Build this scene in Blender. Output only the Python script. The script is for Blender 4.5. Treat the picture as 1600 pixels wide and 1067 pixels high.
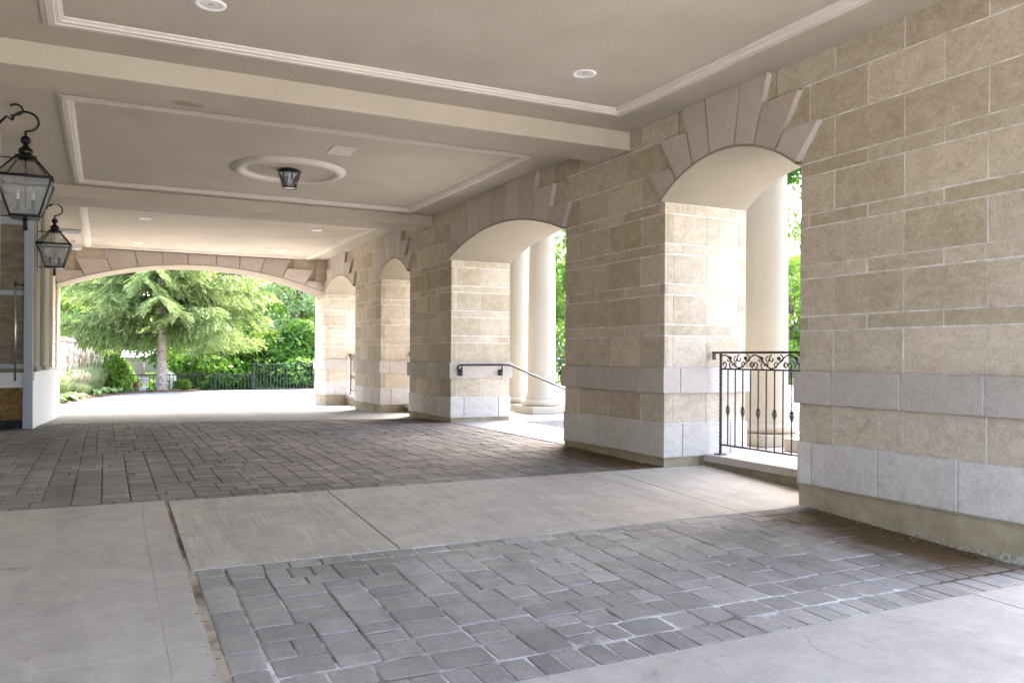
import bpy, math, random
from math import sin, cos, pi, radians, sqrt
from mathutils import Vector, Matrix
import numpy as np

S = bpy.context.scene
for o in list(bpy.data.objects): bpy.data.objects.remove(o)

# ------------------------------------------------------------------ camera
EYE = 1.2
cd = bpy.data.cameras.new('camera'); cam = bpy.data.objects.new('camera', cd); S.collection.objects.link(cam)
cd.sensor_width = 36; cd.lens = 28.82; cd.shift_y = 0.0144; cd.clip_start = 0.05; cd.clip_end = 2000
cam.matrix_world = Matrix.Translation((0, 0, EYE)) @ Matrix.Rotation(radians(-26.4), 4, 'Z') @ Matrix.Rotation(radians(90), 4, 'X') @ Matrix.Rotation(radians(.32), 4, 'Z')
S.camera = cam

# ------------------------------------------------------------------ sky, sun, exposure
SUN_EL = 52; SUN_AZ = 38          # azimuth measured from +Y towards +X
w = bpy.data.worlds.new("World"); S.world = w; w.use_nodes = True
nt = w.node_tree; bg = nt.nodes['Background']
sky = nt.nodes.new('ShaderNodeTexSky'); sky.sky_type = 'NISHITA'; sky.sun_disc = False
sky.sun_elevation = radians(SUN_EL); sky.sun_rotation = radians(SUN_AZ); sky.dust_density = 6.0; sky.air_density = .8; sky.ozone_density = .6
nt.links.new(sky.outputs[0], bg.inputs[0]); bg.inputs[1].default_value = 0.15
sd = bpy.data.lights.new('sun', 'SUN'); sun = bpy.data.objects.new('sun', sd); S.collection.objects.link(sun)
sd.energy = .7; sd.angle = radians(14); sd.color = (1, .95, .87)
sv = Vector((sin(radians(SUN_AZ)) * cos(radians(SUN_EL)), cos(radians(SUN_AZ)) * cos(radians(SUN_EL)), sin(radians(SUN_EL))))
sun.rotation_euler = sv.to_track_quat('Z', 'Y').to_euler()
S.view_settings.view_transform = 'Standard'; S.view_settings.look = 'None'; S.view_settings.gamma = 1
S.view_settings.exposure = 4.5
S.cycles.max_bounces = 12; S.cycles.diffuse_bounces = 8; S.cycles.glossy_bounces = 4; S.cycles.transmission_bounces = 6
S.cycles.transparent_max_bounces = 8; S.cycles.use_denoising = True; S.cycles.sample_clamp_indirect = 6

# ------------------------------------------------------------------ mesh helpers
class MB:
    def __init__(s): s.v = []; s.f = []; s.m = []; s.r = []; s.sm = []
    def add(s, vs, fs, mi=0, rnd=0.5, smooth=False):
        b = len(s.v); s.v += [tuple(p) for p in vs]
        for f in fs: s.f.append(tuple(i + b for i in f)); s.m.append(mi); s.r.append(rnd); s.sm.append(smooth)
    def box(s, x0, x1, y0, y1, z0, z1, mi=0, rnd=.5, M=None):
        vs = [Vector((x, y, z)) for x in (x0, x1) for y in (y0, y1) for z in (z0, z1)]
        if M: vs = [M @ p for p in vs]
        s.add(vs, [(0, 1, 3, 2), (4, 6, 7, 5), (0, 4, 5, 1), (2, 3, 7, 6), (0, 2, 6, 4), (1, 5, 7, 3)], mi, rnd)
    def bev(s, x0, x1, y0, y1, z0, z1, b=.004, mi=0, rnd=.5, M=None):
        X, Y, Z = (x0, x1), (y0, y1), (z0, z1)
        idx = {}; vs = []
        for i in (0, 1):
            for j in (0, 1):
                for k in (0, 1):
                    sx, sy, sz = (1, -1)[i], (1, -1)[j], (1, -1)[k]
                    for a in range(3):
                        p = [X[i] + sx * b, Y[j] + sy * b, Z[k] + sz * b]
                        p[a] = (X[i], Y[j], Z[k])[a]
                        idx[i, j, k, a] = len(vs); vs.append(Vector(p))
        fs = []
        for a in range(3):
            for q in (0, 1):
                c = []
                for (u, v_) in ((0, 0), (1, 0), (1, 1), (0, 1)):
                    t = [0, 0, 0]; t[a] = q; t[(a + 1) % 3] = u; t[(a + 2) % 3] = v_
                    c.append(idx[t[0], t[1], t[2], a])
                fs.append(tuple(c) if q else tuple(c[::-1]))
        for a in range(3):      # edges along axis a
            b1, b2 = (a + 1) % 3, (a + 2) % 3
            for u in (0, 1):
                for v_ in (0, 1):
                    t0 = [0, 0, 0]; t0[b1] = u; t0[b2] = v_; t1 = list(t0); t1[a] = 1
                    q = (idx[t0[0], t0[1], t0[2], b1], idx[t0[0], t0[1], t0[2], b2], idx[t1[0], t1[1], t1[2], b2], idx[t1[0], t1[1], t1[2], b1])
                    fs.append(q if (u ^ v_) else q[::-1])
        for i in (0, 1):
            for j in (0, 1):
                for k in (0, 1):
                    t = (idx[i, j, k, 0], idx[i, j, k, 1], idx[i, j, k, 2])
                    fs.append(t if (i + j + k) % 2 else t[::-1])
        if M: vs = [M @ p for p in vs]
        s.add(vs, fs, mi, rnd)
    def tube(s, pts, r, n=8, mi=0, rnd=.5, cap=True, smooth=True):
        pts = [Vector(p) for p in pts]; R = r if isinstance(r, (list, tuple)) else [r] * len(pts)
        vs = []; up = None
        for i, p in enumerate(pts):
            d = (pts[min(i + 1, len(pts) - 1)] - pts[max(i - 1, 0)])
            d = d.normalized() if d.length > 1e-9 else Vector((0, 0, 1))
            if up is None: up = d.orthogonal().normalized()
            up = (up - d * up.dot(d));  up = up.normalized() if up.length > 1e-6 else d.orthogonal().normalized()
            q = d.cross(up)
            for k in range(n):
                a = 2 * pi * k / n; vs.append(p + (up * cos(a) + q * sin(a)) * R[i])
        fs = [(i * n + k, i * n + (k + 1) % n, (i + 1) * n + (k + 1) % n, (i + 1) * n + k) for i in range(len(pts) - 1) for k in range(n)]
        if cap: fs += [tuple(range(n))[::-1], tuple(range((len(pts) - 1) * n, len(pts) * n))]
        s.add(vs, fs, mi, rnd, smooth)
    def lathe(s, prof, c=(0, 0, 0), n=40, mi=0, rnd=.5, smooth=True, M=None):
        vs = []
        for (r, z) in prof:
            for k in range(n):
                a = 2 * pi * k / n; vs.append(Vector((c[0] + r * cos(a), c[1] + r * sin(a), c[2] + z)))
        if M: vs = [M @ p for p in vs]
        fs = [(i * n + k, i * n + (k + 1) % n, (i + 1) * n + (k + 1) % n, (i + 1) * n + k) for i in range(len(prof) - 1) for k in range(n)]
        s.add(vs, fs, mi, rnd, smooth)
    def prism(s, poly, a0, a1, axis='X', mi=0, rnd=.5):
        """poly in the plane normal to axis: X -> (y,z), Y -> (x,z), Z -> (x,y)"""
        def P(p, a): return {'X': (a, p[0], p[1]), 'Y': (p[0], a, p[1]), 'Z': (p[0], p[1], a)}[axis]
        n = len(poly); vs = [P(p, a0) for p in poly] + [P(p, a1) for p in poly]
        area = sum(poly[i][0] * poly[(i + 1) % n][1] - poly[(i + 1) % n][0] * poly[i][1] for i in range(n))
        fl_ = (area > 0) ^ (axis == 'Y')
        A = tuple(range(n)); B = tuple(range(n, 2 * n))
        sd_ = [(i, (i + 1) % n, (i + 1) % n + n, i + n) for i in range(n)]
        if fl_: s.add(vs, [A[::-1], B] + sd_, mi, rnd)
        else: s.add(vs, [A, B[::-1]] + [f[::-1] for f in sd_], mi, rnd)
    def build(s, name, mats, parent=None):
        me = bpy.data.meshes.new(name); me.from_pydata(s.v, [], s.f)
        for m in (mats if isinstance(mats, (list, tuple)) else [mats]): me.materials.append(m)
        me.polygons.foreach_set('material_index', s.m); me.polygons.foreach_set('use_smooth', s.sm)
        at = me.attributes.new('rnd', 'FLOAT', 'FACE'); at.data.foreach_set('value', s.r)
        me.update()
        o = bpy.data.objects.new(name, me); S.collection.objects.link(o)
        if parent: o.parent = parent
        return o

def build_local(mb, name, mats, parent):
    """mesh written in world coordinates under an Empty that is not at the origin"""
    o = mb.build(name, mats, parent)
    root = parent
    off = Vector((0, 0, 0))
    while root: off += root.location; root = root.parent
    o.data.transform(Matrix.Translation(-off)); return o

def tag(o, label, cat, group=None):
    o['label'] = label; o['category'] = cat; o['kind'] = 'thing'
    if group: o['group'] = group
    return o
def thing(name, label, cat, loc=(0, 0, 0), rz=0, group=None):
    o = bpy.data.objects.new(name, None); S.collection.objects.link(o); o.empty_display_size = .3
    o.location = loc; o.rotation_euler = (0, 0, rz); return tag(o, label, cat, group)
def struct(o): o['kind'] = 'structure'; return o
def stuff(o): o['kind'] = 'stuff'; return o
def copy_tree(o, parent=None):
    c = o.copy(); S.collection.objects.link(c); c.parent = parent
    for ch in list(o.children): copy_tree(ch, c)
    return c
def dup(o, loc, rz=None, scale=None, label=None, group=None):
    c = copy_tree(o); c.location = loc
    if rz is not None: c.rotation_euler = (0, 0, rz)
    if scale is not None: c.scale = scale if isinstance(scale, tuple) else (scale,) * 3
    if label: c['label'] = label
    if group: c['group'] = group
    return c

# ------------------------------------------------------------------ materials
class Mat:
    def __init__(s, name, rough=.8, spec=.3):
        s.m = bpy.data.materials.new(name); s.m.use_nodes = True; s.n = s.m.node_tree.nodes; s.l = s.m.node_tree.links
        s.b = s.n['Principled BSDF']; s.b.inputs['Roughness'].default_value = rough; s.b.inputs['Specular IOR Level'].default_value = spec
        s.co = s.n.new('ShaderNodeTexCoord').outputs['Object']
    def geo(s): return s.n.new('ShaderNodeNewGeometry').outputs['Position']
    def mapping(s, sc, v=None):
        m = s.n.new('ShaderNodeMapping'); m.inputs['Scale'].default_value = sc; s.l.new(v or s.co, m.inputs['Vector']); return m.outputs[0]
    def noise(s, scale, detail=4, rough=.55, v=None, dist=0):
        t = s.n.new('ShaderNodeTexNoise'); t.inputs['Scale'].default_value = scale; t.inputs['Detail'].default_value = detail
        t.inputs['Roughness'].default_value = rough; t.inputs['Distortion'].default_value = dist
        s.l.new(v or s.co, t.inputs['Vector']); return t.outputs['Fac']
    def ramp(s, f, stops):
        r = s.n.new('ShaderNodeValToRGB'); e = r.color_ramp.elements
        while len(e) < len(stops): e.new(.5)
        for i, (p, c) in enumerate(stops):
            e[i].position = p; e[i].color = (c[0], c[1], c[2], 1) if isinstance(c, (tuple, list)) else (c, c, c, 1)
        s.l.new(f, r.inputs[0]); return r.outputs[0]
    def mix(s, f, a, b, mode='MIX'):
        x = s.n.new('ShaderNodeMix'); x.data_type = 'RGBA'; x.blend_type = mode
        for inp, v in ((x.inputs[0], f), (x.inputs[6], a), (x.inputs[7], b)):
            if hasattr(v, 'links') or hasattr(v, 'is_linked'): s.l.new(v, inp)
            elif isinstance(v, (tuple, list)): inp.default_value = (v[0], v[1], v[2], 1)
            else: inp.default_value = v
        return x.outputs[2]
    def math(s, op, a, b=None, c=None, clamp=False):
        x = s.n.new('ShaderNodeMath'); x.operation = op; x.use_clamp = clamp
        for i, v in enumerate((a, b, c)):
            if v is None: continue
            if hasattr(v, 'is_linked'): s.l.new(v, x.inputs[i])
            else: x.inputs[i].default_value = v
        return x.outputs[0]
    def mr(s, v, a, b, c=0, d=1):
        x = s.n.new('ShaderNodeMapRange'); s.l.new(v, x.inputs[0])
        for i, q in enumerate((a, b, c, d)): x.inputs[i + 1].default_value = q
        x.interpolation_type = 'SMOOTHSTEP'; return x.outputs[0]
    def xyz(s, v=None):
        x = s.n.new('ShaderNodeSeparateXYZ'); s.l.new(v or s.co, x.inputs[0]); return x.outputs
    def attr(s, name='rnd'):
        a = s.n.new('ShaderNodeAttribute'); a.attribute_name = name; return a.outputs['Fac']
    def color(s, c):
        if hasattr(c, 'is_linked'): s.l.new(c, s.b.inputs['Base Color'])
        else: s.b.inputs['Base Color'].default_value = (c[0], c[1], c[2], 1)
    def bump(s, h, strength=.3, dist=.01):
        b = s.n.new('ShaderNodeBump'); b.inputs['Strength'].default_value = strength; b.inputs['Distance'].default_value = dist
        s.l.new(h, b.inputs['Height']); s.l.new(b.outputs[0], s.b.inputs['Normal']); return s

def m_stone(name, dark, mid, light, tint=.12, gr=.55):
    M = Mat(name, .85, .25); g = M.geo()
    n1 = M.noise(6.5, 9, .78, M.mapping((1, 1, 1.5), g), .5); n2 = M.noise(48, 5, .8, g); n3 = M.noise(17, 9, .8, g, .9)
    base = M.ramp(M.mix(.38, n1, n3), [(.37, dark), (.5, mid), (.63, light)])
    c = M.mix(gr, base, M.ramp(n2, [(.32, .55), (.68, 1.3)]), 'MULTIPLY')
    r = M.attr(); c = M.mix(1, c, M.ramp(r, [(0, (1 - tint, 1 - tint * 1.25, 1 - tint * 1.7)), (.5, 1.0), (1, (1 + tint, 1 + tint * .9, 1 + tint * .95))]), 'MULTIPLY')
    pits = M.ramp(M.noise(95, 2, .5, g), [(.22, .35), (.27, 1.0)]); c = M.mix(.5, c, pits, 'MULTIPLY')
    M.color(c); M.bump(M.mix(.5, n2, n3), .35, .006); return M.m
STONE = m_stone('limestone_tan', (.36, .305, .228), (.455, .40, .312), (.545, .49, .41), .14, .42)
WHITE = m_stone('limestone_pale', (.42, .40, .375), (.53, .505, .475), (.60, .58, .545), .08, .35)
BELT = m_stone('limestone_belt', (.38, .35, .312), (.43, .395, .358), (.475, .44, .40), .08, .35)
VOUS = m_stone('cast_stone_mauve', (.41, .365, .33), (.45, .405, .37), (.49, .445, .41), .10, .25)

M = Mat('mortar', .95, .1); M.color(M.ramp(M.noise(9, 5, .6), [(.38, (.48, .465, .445)), (.62, (.74, .73, .715))])); MORTAR = M.m

M = Mat('parged_concrete', .9, .2); g = M.geo(); z = M.xyz(g)[2]; n = M.noise(7, 8, .7, g, .8)
edge = M.mr(M.math('SUBTRACT', M.math('MULTIPLY', n, .26), z), .13, .17)
base = M.ramp(M.noise(3.2, 8, .7, g), [(.35, (.25, .205, .13)), (.6, (.36, .31, .21)), (.75, (.42, .37, .28))])
c = M.mix(M.math('MULTIPLY', edge, .55), base, M.ramp(M.noise(30, 4, .7, g), [(.4, (.12, .09, .06)), (.55, (.5, .49, .48))]))
M.color(c); M.bump(n, .5, .01); PARGE = M.m

def m_stucco(name, c0, c1, bump=.25, sc=1.0):
    M = Mat(name, .92, .15); g = M.geo()
    c = M.ramp(M.noise(1.1 * sc, 6, .62, g), [(.3, c0), (.7, c1)])
    c = M.mix(.35, c, M.ramp(M.noise(.9, 7, .72, M.mapping((1, 1, .35), g), 1.4), [(.26, .74), (.40, 1.0)]), 'MULTIPLY')
    f = M.noise(85, 4, .85, g); c = M.mix(.4, c, M.ramp(f, [(.3, .6), (.7, 1.2)]), 'MULTIPLY')
    M.color(c); M.bump(f, bump * 1.6, .006); return M.m
STUCCO = m_stucco('stucco_beige', (.45, .41, .34), (.52, .475, .40))
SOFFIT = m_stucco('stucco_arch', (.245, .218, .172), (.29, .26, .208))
COL = m_stucco('painted_column', (.28, .262, .222), (.32, .302, .257), .08)
TRIM = m_stucco('painted_moulding', (.60, .56, .51), (.68, .64, .585), .05)
# stained ceiling: two brown water marks with soft uneven outlines
M = Mat('stucco_beam', .92, .15); g = M.geo()
c = M.ramp(M.noise(1.3, 6, .62, g), [(.3, (.44, .395, .325)), (.7, (.50, .455, .38))])
f = M.noise(85, 4, .85, g); c = M.mix(.4, c, M.ramp(f, [(.3, .6), (.7, 1.2)]), 'MULTIPLY')
x = M.xyz(g); dx = M.math('SUBTRACT', x[0], .62); dy = M.math('SUBTRACT', x[1], 7.72)
dd = M.math('ADD', M.math('MULTIPLY', M.math('MULTIPLY', dx, dx), 14), M.math('MULTIPLY', M.math('MULTIPLY', dy, dy), 60))
st = M.mr(M.math('ADD', dd, M.math('MULTIPLY', M.noise(7, 4, .7, g), 1.2)), .75, 1.15, 1, 0)
c = M.mix(M.math('MULTIPLY', st, .6), c, (.24, .17, .09)); M.color(c); M.bump(f, .25, .004); BEAMM = M.m

def m_concrete(name, dark, light, streak=True):
    M = Mat(name, .85, .3); g = M.geo()
    big = M.noise(.8, 6, .6, g, .5); mid = M.noise(5, 6, .7, g); fine = M.noise(70, 6, .85, g)
    c = M.ramp(M.mix(.35, big, mid), [(.33, dark), (.66, light)])
    c = M.mix(.45, c, M.ramp(fine, [(.3, .65), (.7, 1.25)]), 'MULTIPLY'); c = M.mix(.35, c, M.ramp(mid, [(.3, .75), (.7, 1.15)]), 'MULTIPLY')
    h = fine
    if streak:
        br = M.noise(1, 3, .6, M.mapping((85, 1.6, 1), g)); c = M.mix(.5, c, M.ramp(br, [(.35, .72), (.65, 1.15)]), 'MULTIPLY')
        h = M.mix(.6, fine, br)
    sp = M.ramp(M.noise(2.3, 5, .6, g, 1.5), [(.27, .62), (.36, 1.0)]); c = M.mix(.7, c, sp, 'MULTIPLY')
    spots = M.ramp(M.noise(17, 2, .4, g), [(.20, .45), (.235, 1.0)]); c = M.mix(.7, c, spots, 'MULTIPLY')
    ty = M.noise(1, 4, .65, M.mapping((1.9, .16, 1), g), .4); c = M.mix(.45, c, M.ramp(ty, [(.34, .68), (.5, 1.0), (.7, 1.1)]), 'MULTIPLY')
    vo = M.n.new('ShaderNodeTexVoronoi'); vo.feature = 'DISTANCE_TO_EDGE'; vo.inputs['Scale'].default_value = .33
    wv = M.n.new('ShaderNodeVectorMath'); wv.operation = 'ADD'; nz = M.n.new('ShaderNodeTexNoise'); nz.inputs['Scale'].default_value = 2.5; nz.inputs['Detail'].default_value = 6; M.l.new(g, nz.inputs['Vector'])
    sc_ = M.n.new('ShaderNodeVectorMath'); sc_.operation = 'SCALE'; sc_.inputs['Scale'].default_value = .5; M.l.new(nz.outputs['Color'], sc_.inputs[0]); M.l.new(g, wv.inputs[0]); M.l.new(sc_.outputs[0], wv.inputs[1]); M.l.new(wv.outputs[0], vo.inputs['Vector'])
    cr = M.math('MULTIPLY', M.mr(vo.outputs['Distance'], .0, .0016, 1, 0), M.mr(M.noise(.6, 2, .5, g), .54, .60)); c = M.mix(M.math('MULTIPLY', cr, .6), c, (.10, .09, .08))
    M.color(c); M.bump(h, .35, .004); return M.m
CONC = m_concrete('broom_concrete', (.34, .315, .28), (.43, .405, .365))
CONC2 = m_concrete('walk_concrete', (.335, .315, .285), (.41, .385, .35), False)
CONC3 = m_concrete('apron_concrete', (.22, .215, .21), (.28, .275, .27)); CONC4 = m_concrete('bounce_concrete', (.46, .45, .44), (.54, .53, .52))  # last one is kept pale to bounce light into the covered drive

def m_paver(name, dark, mid, light, eff):
    M = Mat(name, .82, .3); g = M.geo(); r = M.attr()
    n1 = M.noise(9, 6, .7, g); fine = M.noise(70, 6, .85, g)
    c = M.ramp(M.mix(.62, r, n1), [(.25, dark), (.5, mid), (.75, light)])
    c = M.mix(.6, c, M.ramp(fine, [(.32, .5), (.68, 1.35)]), 'MULTIPLY')
    big = M.noise(.55, 4, .6, g, .4); c = M.mix(.55, c, M.ramp(big, [(.35, .68), (.62, 1.15)]), 'MULTIPLY')
    ty = M.noise(1, 5, .65, M.mapping((1.7, .13, 1), g), .5); c = M.mix(.6, c, M.ramp(ty, [(.34, .72), (.5, 1.08), (.66, 1.3)]), 'MULTIPLY')
    bloom = M.ramp(M.noise(2.6, 7, .75, g), [(.54, 0.0), (.72, 1.0)]); c = M.mix(M.math('MULTIPLY', bloom, eff), c, (.5, .5, .51))
    # brown soil washed against the wall foot
    X = M.xyz(g); wob = M.math('MULTIPLY', M.noise(2.2, 6, .7, g), .9)
    mx = M.mr(M.math('ADD', X[0], wob), 4.65, 5.15)
    m1 = M.math('MULTIPLY', M.mr(X[1], 2.95, 3.35), M.mr(X[1], 4.6, 4.9, 1, 0)); m2 = M.math('MULTIPLY', M.mr(X[1], 6.5, 6.7), M.mr(X[1], 8.3, 9.0, 1, 0))  # by the second pier, soil with the shadow there painted in
    m3 = M.math('MULTIPLY', M.mr(X[1], 12.1, 12.4), M.mr(X[1], 14.3, 14.6, 1, 0))
    msk = M.math('MULTIPLY', mx, M.math('ADD', m1, M.math('ADD', m2, m3)), clamp=True)
    c = M.mix(msk, c, M.ramp(fine, [(.3, (.045, .025, .010)), (.7, (.15, .095, .042))]))
    M.color(c); M.bump(M.mix(.5, fine, n1), .9, .012); return M.m
PAV_NEAR = m_paver('paver_grey', (.225, .212, .197), (.28, .264, .248), (.34, .322, .305), .2)
PAV_FAR = m_paver('paver_brown_grey', (.15, .135, .12), (.19, .172, .158), (.24, .222, .207), .2)
def m_joint(name, dark, light, a, b):
    M = Mat(name, .95, .1); g = M.geo(); n = M.noise(1.7, 6, .7, g, .6)
    c = M.ramp(n, [(a, dark), (b, light)])
    X = M.xyz(g); mx = M.mr(M.math('ADD', X[0], M.math('MULTIPLY', M.noise(2.2, 6, .7, g), .9)), 4.4, 4.9)
    c = M.mix(mx, c, (.12, .085, .05)); M.color(c); M.bump(M.noise(60, 4, .7, g), .6, .006); return M.m
JOINT_NEAR = m_joint('joint_white_bloom', (.17, .155, .14), (.60, .59, .59), .44, .60)
JOINT_FAR = m_joint('joint_dark', (.07, .06, .05), (.20, .185, .17), .35, .7)

def simple(name, c, rough=.5, metal=0, spec=.5, var=0):
    M = Mat(name, rough, spec); M.b.inputs['Metallic'].default_value = metal
    if var: M.color(M.ramp(M.noise(18, 5, .65, M.geo()), [(.3, tuple(k * (1 - var) for k in c)), (.7, tuple(k * (1 + var) for k in c))]))
    else: M.color(c)
    return M.m
IRON = simple('wrought_iron_brown', (.045, .028, .030), .45, .2, .5, .3)
BLACK = simple('black_lantern_metal', (.012, .012, .014), .35, .5, .5, .2)
FENCE = simple('fence_dark_green', (.010, .018, .020), .45, .2, .5, .2)
WPAINT = simple('grey_blue_painted_frame', (.34, .38, .44), .45, 0, .5, .04)
WPANEL = simple('white_painted_panel', (.66, .68, .71), .6, 0, .4, .05)
STEEL = simple('brushed_steel', (.62, .62, .64), .25, 1, .5, .05)
CANDLE = simple('candle_sleeve', (.75, .73, .68), .5, 0, .4, .03)
BULB = simple('frosted_diffuser', (.85, .85, .85), .4, 0, .5, .02)
M = Mat('door_glass', .10, .8); M.color(M.ramp(M.noise(3, 5, .6, M.mapping((1, 1, 2.5), M.geo())), [(.35, (.13, .11, .075)), (.65, (.24, .21, .155))])); M.b.inputs['IOR'].default_value = 1.9; DGLASS = M.m  # olive-brown mottling paints in the reflected stonework
def m_glass(name, tint=(1, 1, 1), refl=.12, dust=0):
    M = Mat(name); n, l = M.n, M.l; n.remove(M.b)
    t = n.new('ShaderNodeBsdfTransparent'); t.inputs[0].default_value = (*tint, 1); g = n.new('ShaderNodeBsdfGlossy'); g.inputs['Roughness'].default_value = .08
    mx = n.new('ShaderNodeMixShader'); mx.inputs[0].default_value = refl; l.new(t.outputs[0], mx.inputs[1]); l.new(g.outputs[0], mx.inputs[2])
    if dust:
        d = n.new('ShaderNodeBsdfDiffuse'); d.inputs[0].default_value = (.62, .66, .72, 1); tl = n.new('ShaderNodeBsdfTranslucent'); tl.inputs[0].default_value = (.62, .66, .72, 1)
        a = n.new('ShaderNodeMixShader'); a.inputs[0].default_value = .5; l.new(d.outputs[0], a.inputs[1]); l.new(tl.outputs[0], a.inputs[2])
        m2 = n.new('ShaderNodeMixShader'); l.new(M.mr(M.noise(5, 2, .5), .3, .7, dust * .8, dust * 1.2), m2.inputs[0]); l.new(mx.outputs[0], m2.inputs[1]); l.new(a.outputs[0], m2.inputs[2]); mx = m2
    l.new(mx.outputs[0], n['Material Output'].inputs[0]); return M.m
GLASS = m_glass('lantern_glass', (.80, .82, .83), .2); GLASS_L = m_glass('lantern_glass_hazy', (.80, .83, .86), .2, .28)

def m_leaf(name, cols, trans=.45):
    M = Mat(name, .55, .3); r = M.attr(); g = M.geo()
    c = M.ramp(r, [(i / (len(cols) - 1), q) for i, q in enumerate(cols)])
    big = M.noise(.7, 3, .6, g); c = M.mix(.5, c, M.ramp(big, [(.35, .6), (.65, 1.3)]), 'MULTIPLY')
    M.color(c); tr = M.n.new('ShaderNodeBsdfTranslucent'); M.l.new(M.mix(.4, c, (.16, .22, .03)), tr.inputs[0])
    mx = M.n.new('ShaderNodeMixShader'); mx.inputs[0].default_value = trans
    M.l.new(M.b.outputs[0], mx.inputs[1]); M.l.new(tr.outputs[0], mx.inputs[2]); M.l.new(mx.outputs[0], M.n['Material Output'].inputs[0])
    return M.m
LEAF_A = m_leaf('leaf_mid_green', [(.02, .075, .010), (.05, .16, .018), (.11, .25, .033)])
LEAF_B = m_leaf('leaf_yellow_green', [(.05, .125, .010), (.11, .215, .020), (.22, .31, .033)])
LEAF_C = m_leaf('leaf_pale_grey_green', [(.07, .15, .06), (.15, .25, .11), (.28, .38, .22)])
NEEDLE = m_leaf('spruce_needles', [(.09, .15, .04), (.19, .265, .085), (.29, .36, .145)], .38)
GRASSB = m_leaf('grass_blades', [(.12, .20, .06), (.22, .29, .12), (.36, .38, .24)], .35)
PLUME = m_leaf('grass_plumes', [(.28, .22, .15), (.38, .31, .23), (.48, .41, .32)], .3)
HOSTA = m_leaf('hosta_leaves', [(.08, .17, .04), (.16, .26, .07), (.28, .36, .16)], .3)
FLOWER = m_leaf('pale_flowers', [(.40, .43, .50), (.55, .57, .62), (.70, .72, .74)], .3)
M = Mat('bark', .9, .1); g = M.geo(); M.color(M.ramp(M.noise(1, 6, .7, M.mapping((14, 14, 4), g)), [(.35, (.07, .05, .035)), (.65, (.20, .155, .12))])); M.bump(M.noise(1, 6, .7, M.mapping((25, 25, 5), g)), .8, .03); BARK = M.m
M = Mat('spruce_bark_pale', .85, .15); g = M.geo(); M.color(M.ramp(M.noise(1, 6, .7, M.mapping((9, 9, 22), g)), [(.33, (.16, .10, .075)), (.5, (.38, .30, .26)), (.7, (.58, .53, .52))])); M.bump(M.noise(1, 5, .7, M.mapping((9, 9, 22), g)), .7, .02); BARK2 = M.m
M = Mat('brick', .85, .2); bt = M.n.new('ShaderNodeTexBrick'); bt.inputs['Scale'].default_value = 4; bt.inputs['Color1'].default_value = (.28, .075, .045, 1); bt.inputs['Color2'].default_value = (.34, .11, .07, 1); bt.inputs['Mortar'].default_value = (.5, .45, .4, 1)
M.l.new(M.co, bt.inputs[0]); M.color(bt.outputs[0]); BRICK = M.m
ROOF = simple('roof_shingle_pale', (.46, .44, .46), .9, 0, .2, .2)
SHEDR = simple('roof_shingle_green_grey', (.045, .045, .032), .9, 0, .2, .3)
WOOD = simple('weathered_wood', (.16, .11, .075), .8, 0, .2, .35)
MULCH = simple('mulch', (.14, .085, .06), .95, 0, .1, .5)
M = Mat('lawn', .9, .1); g = M.geo(); M.color(M.ramp(M.mix(.5, M.noise(.4, 5, .6, g), M.noise(30, 3, .7, g)), [(.35, (.05, .10, .02)), (.65, (.13, .19, .05))])); M.bump(M.noise(50, 3, .7, g), .6, .03); LAWN = M.m

# ------------------------------------------------------------------ levels and rows
FX = [-8, 0, 3.07, 4.82, 6.6, 8.6, 12.2, 16, 20.7, 22.5, 60]
FZ = [-.16, -.12, -.06, .02, .10, .125, .13, .04, -.08, -.13, -.15]
def fl(y): return float(np.interp(y, FX, FZ))
CE = 3.584                      # ceiling border height
W = 5.0                         # inner face of the arcade
T = 1.05                        # arcade thickness

def sheet(mb, x0, x1, y0, y1, dz, step=.5, mi=0, thick=.25, xs=None):
    """slab that follows the slope of the drive; x limits may be functions of y"""
    n = max(1, int((y1 - y0) / step)); f0 = x0 if callable(x0) else (lambda y: x0); f1 = x1 if callable(x1) else (lambda y: x1)
    vs = []; fs = []
    for i in range(n + 1):
        y = y0 + (y1 - y0) * i / n; z = fl(y) + dz
        vs += [(f0(y), y, z), (f1(y), y, z), (f0(y), y, z - thick), (f1(y), y, z - thick)]
    for i in range(n):
        a = 4 * i; b = a + 4
        fs += [(a, a + 1, b + 1, b), (a + 2, b + 2, b + 3, a + 3), (a, b, b + 2, a + 2), (a + 1, a + 3, b + 3, b + 1)]
    fs += [(0, 2, 3, 1), (4 * n, 4 * n + 1, 4 * n + 3, 4 * n + 2)]
    mb.add(vs, fs, mi)

# ------------------------------------------------------------------ ground
mb = MB(); mb.add([(-600, -600, -1.3), (600, -600, -1.3), (600, 900, -1.3), (-600, 900, -1.3)], [(0, 1, 2, 3)])
struct(mb.build('ground', LAWN))
# grassed bank beyond the fence
mb = MB(); rng = random.Random(5)
nx, ny = 60, 24; vs = []
for j in range(ny + 1):
    for i in range(nx + 1):
        x = -14 + 70 * i / nx; yb = 33.2 - .12 * max(0, x - 6); y = yb + 34 * j / ny
        z = -.75 + .9 * min(1, j / 14) + rng.uniform(-.06, .06) - (0 if j else .55)
        vs.append((x, y, z))
fs = [(j * (nx + 1) + i, j * (nx + 1) + i + 1, (j + 1) * (nx + 1) + i + 1, (j + 1) * (nx + 1) + i) for j in range(ny) for i in range(nx)]
mb.add(vs, fs, 0, .5, True); struct(mb.build('bank', LAWN))

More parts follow.
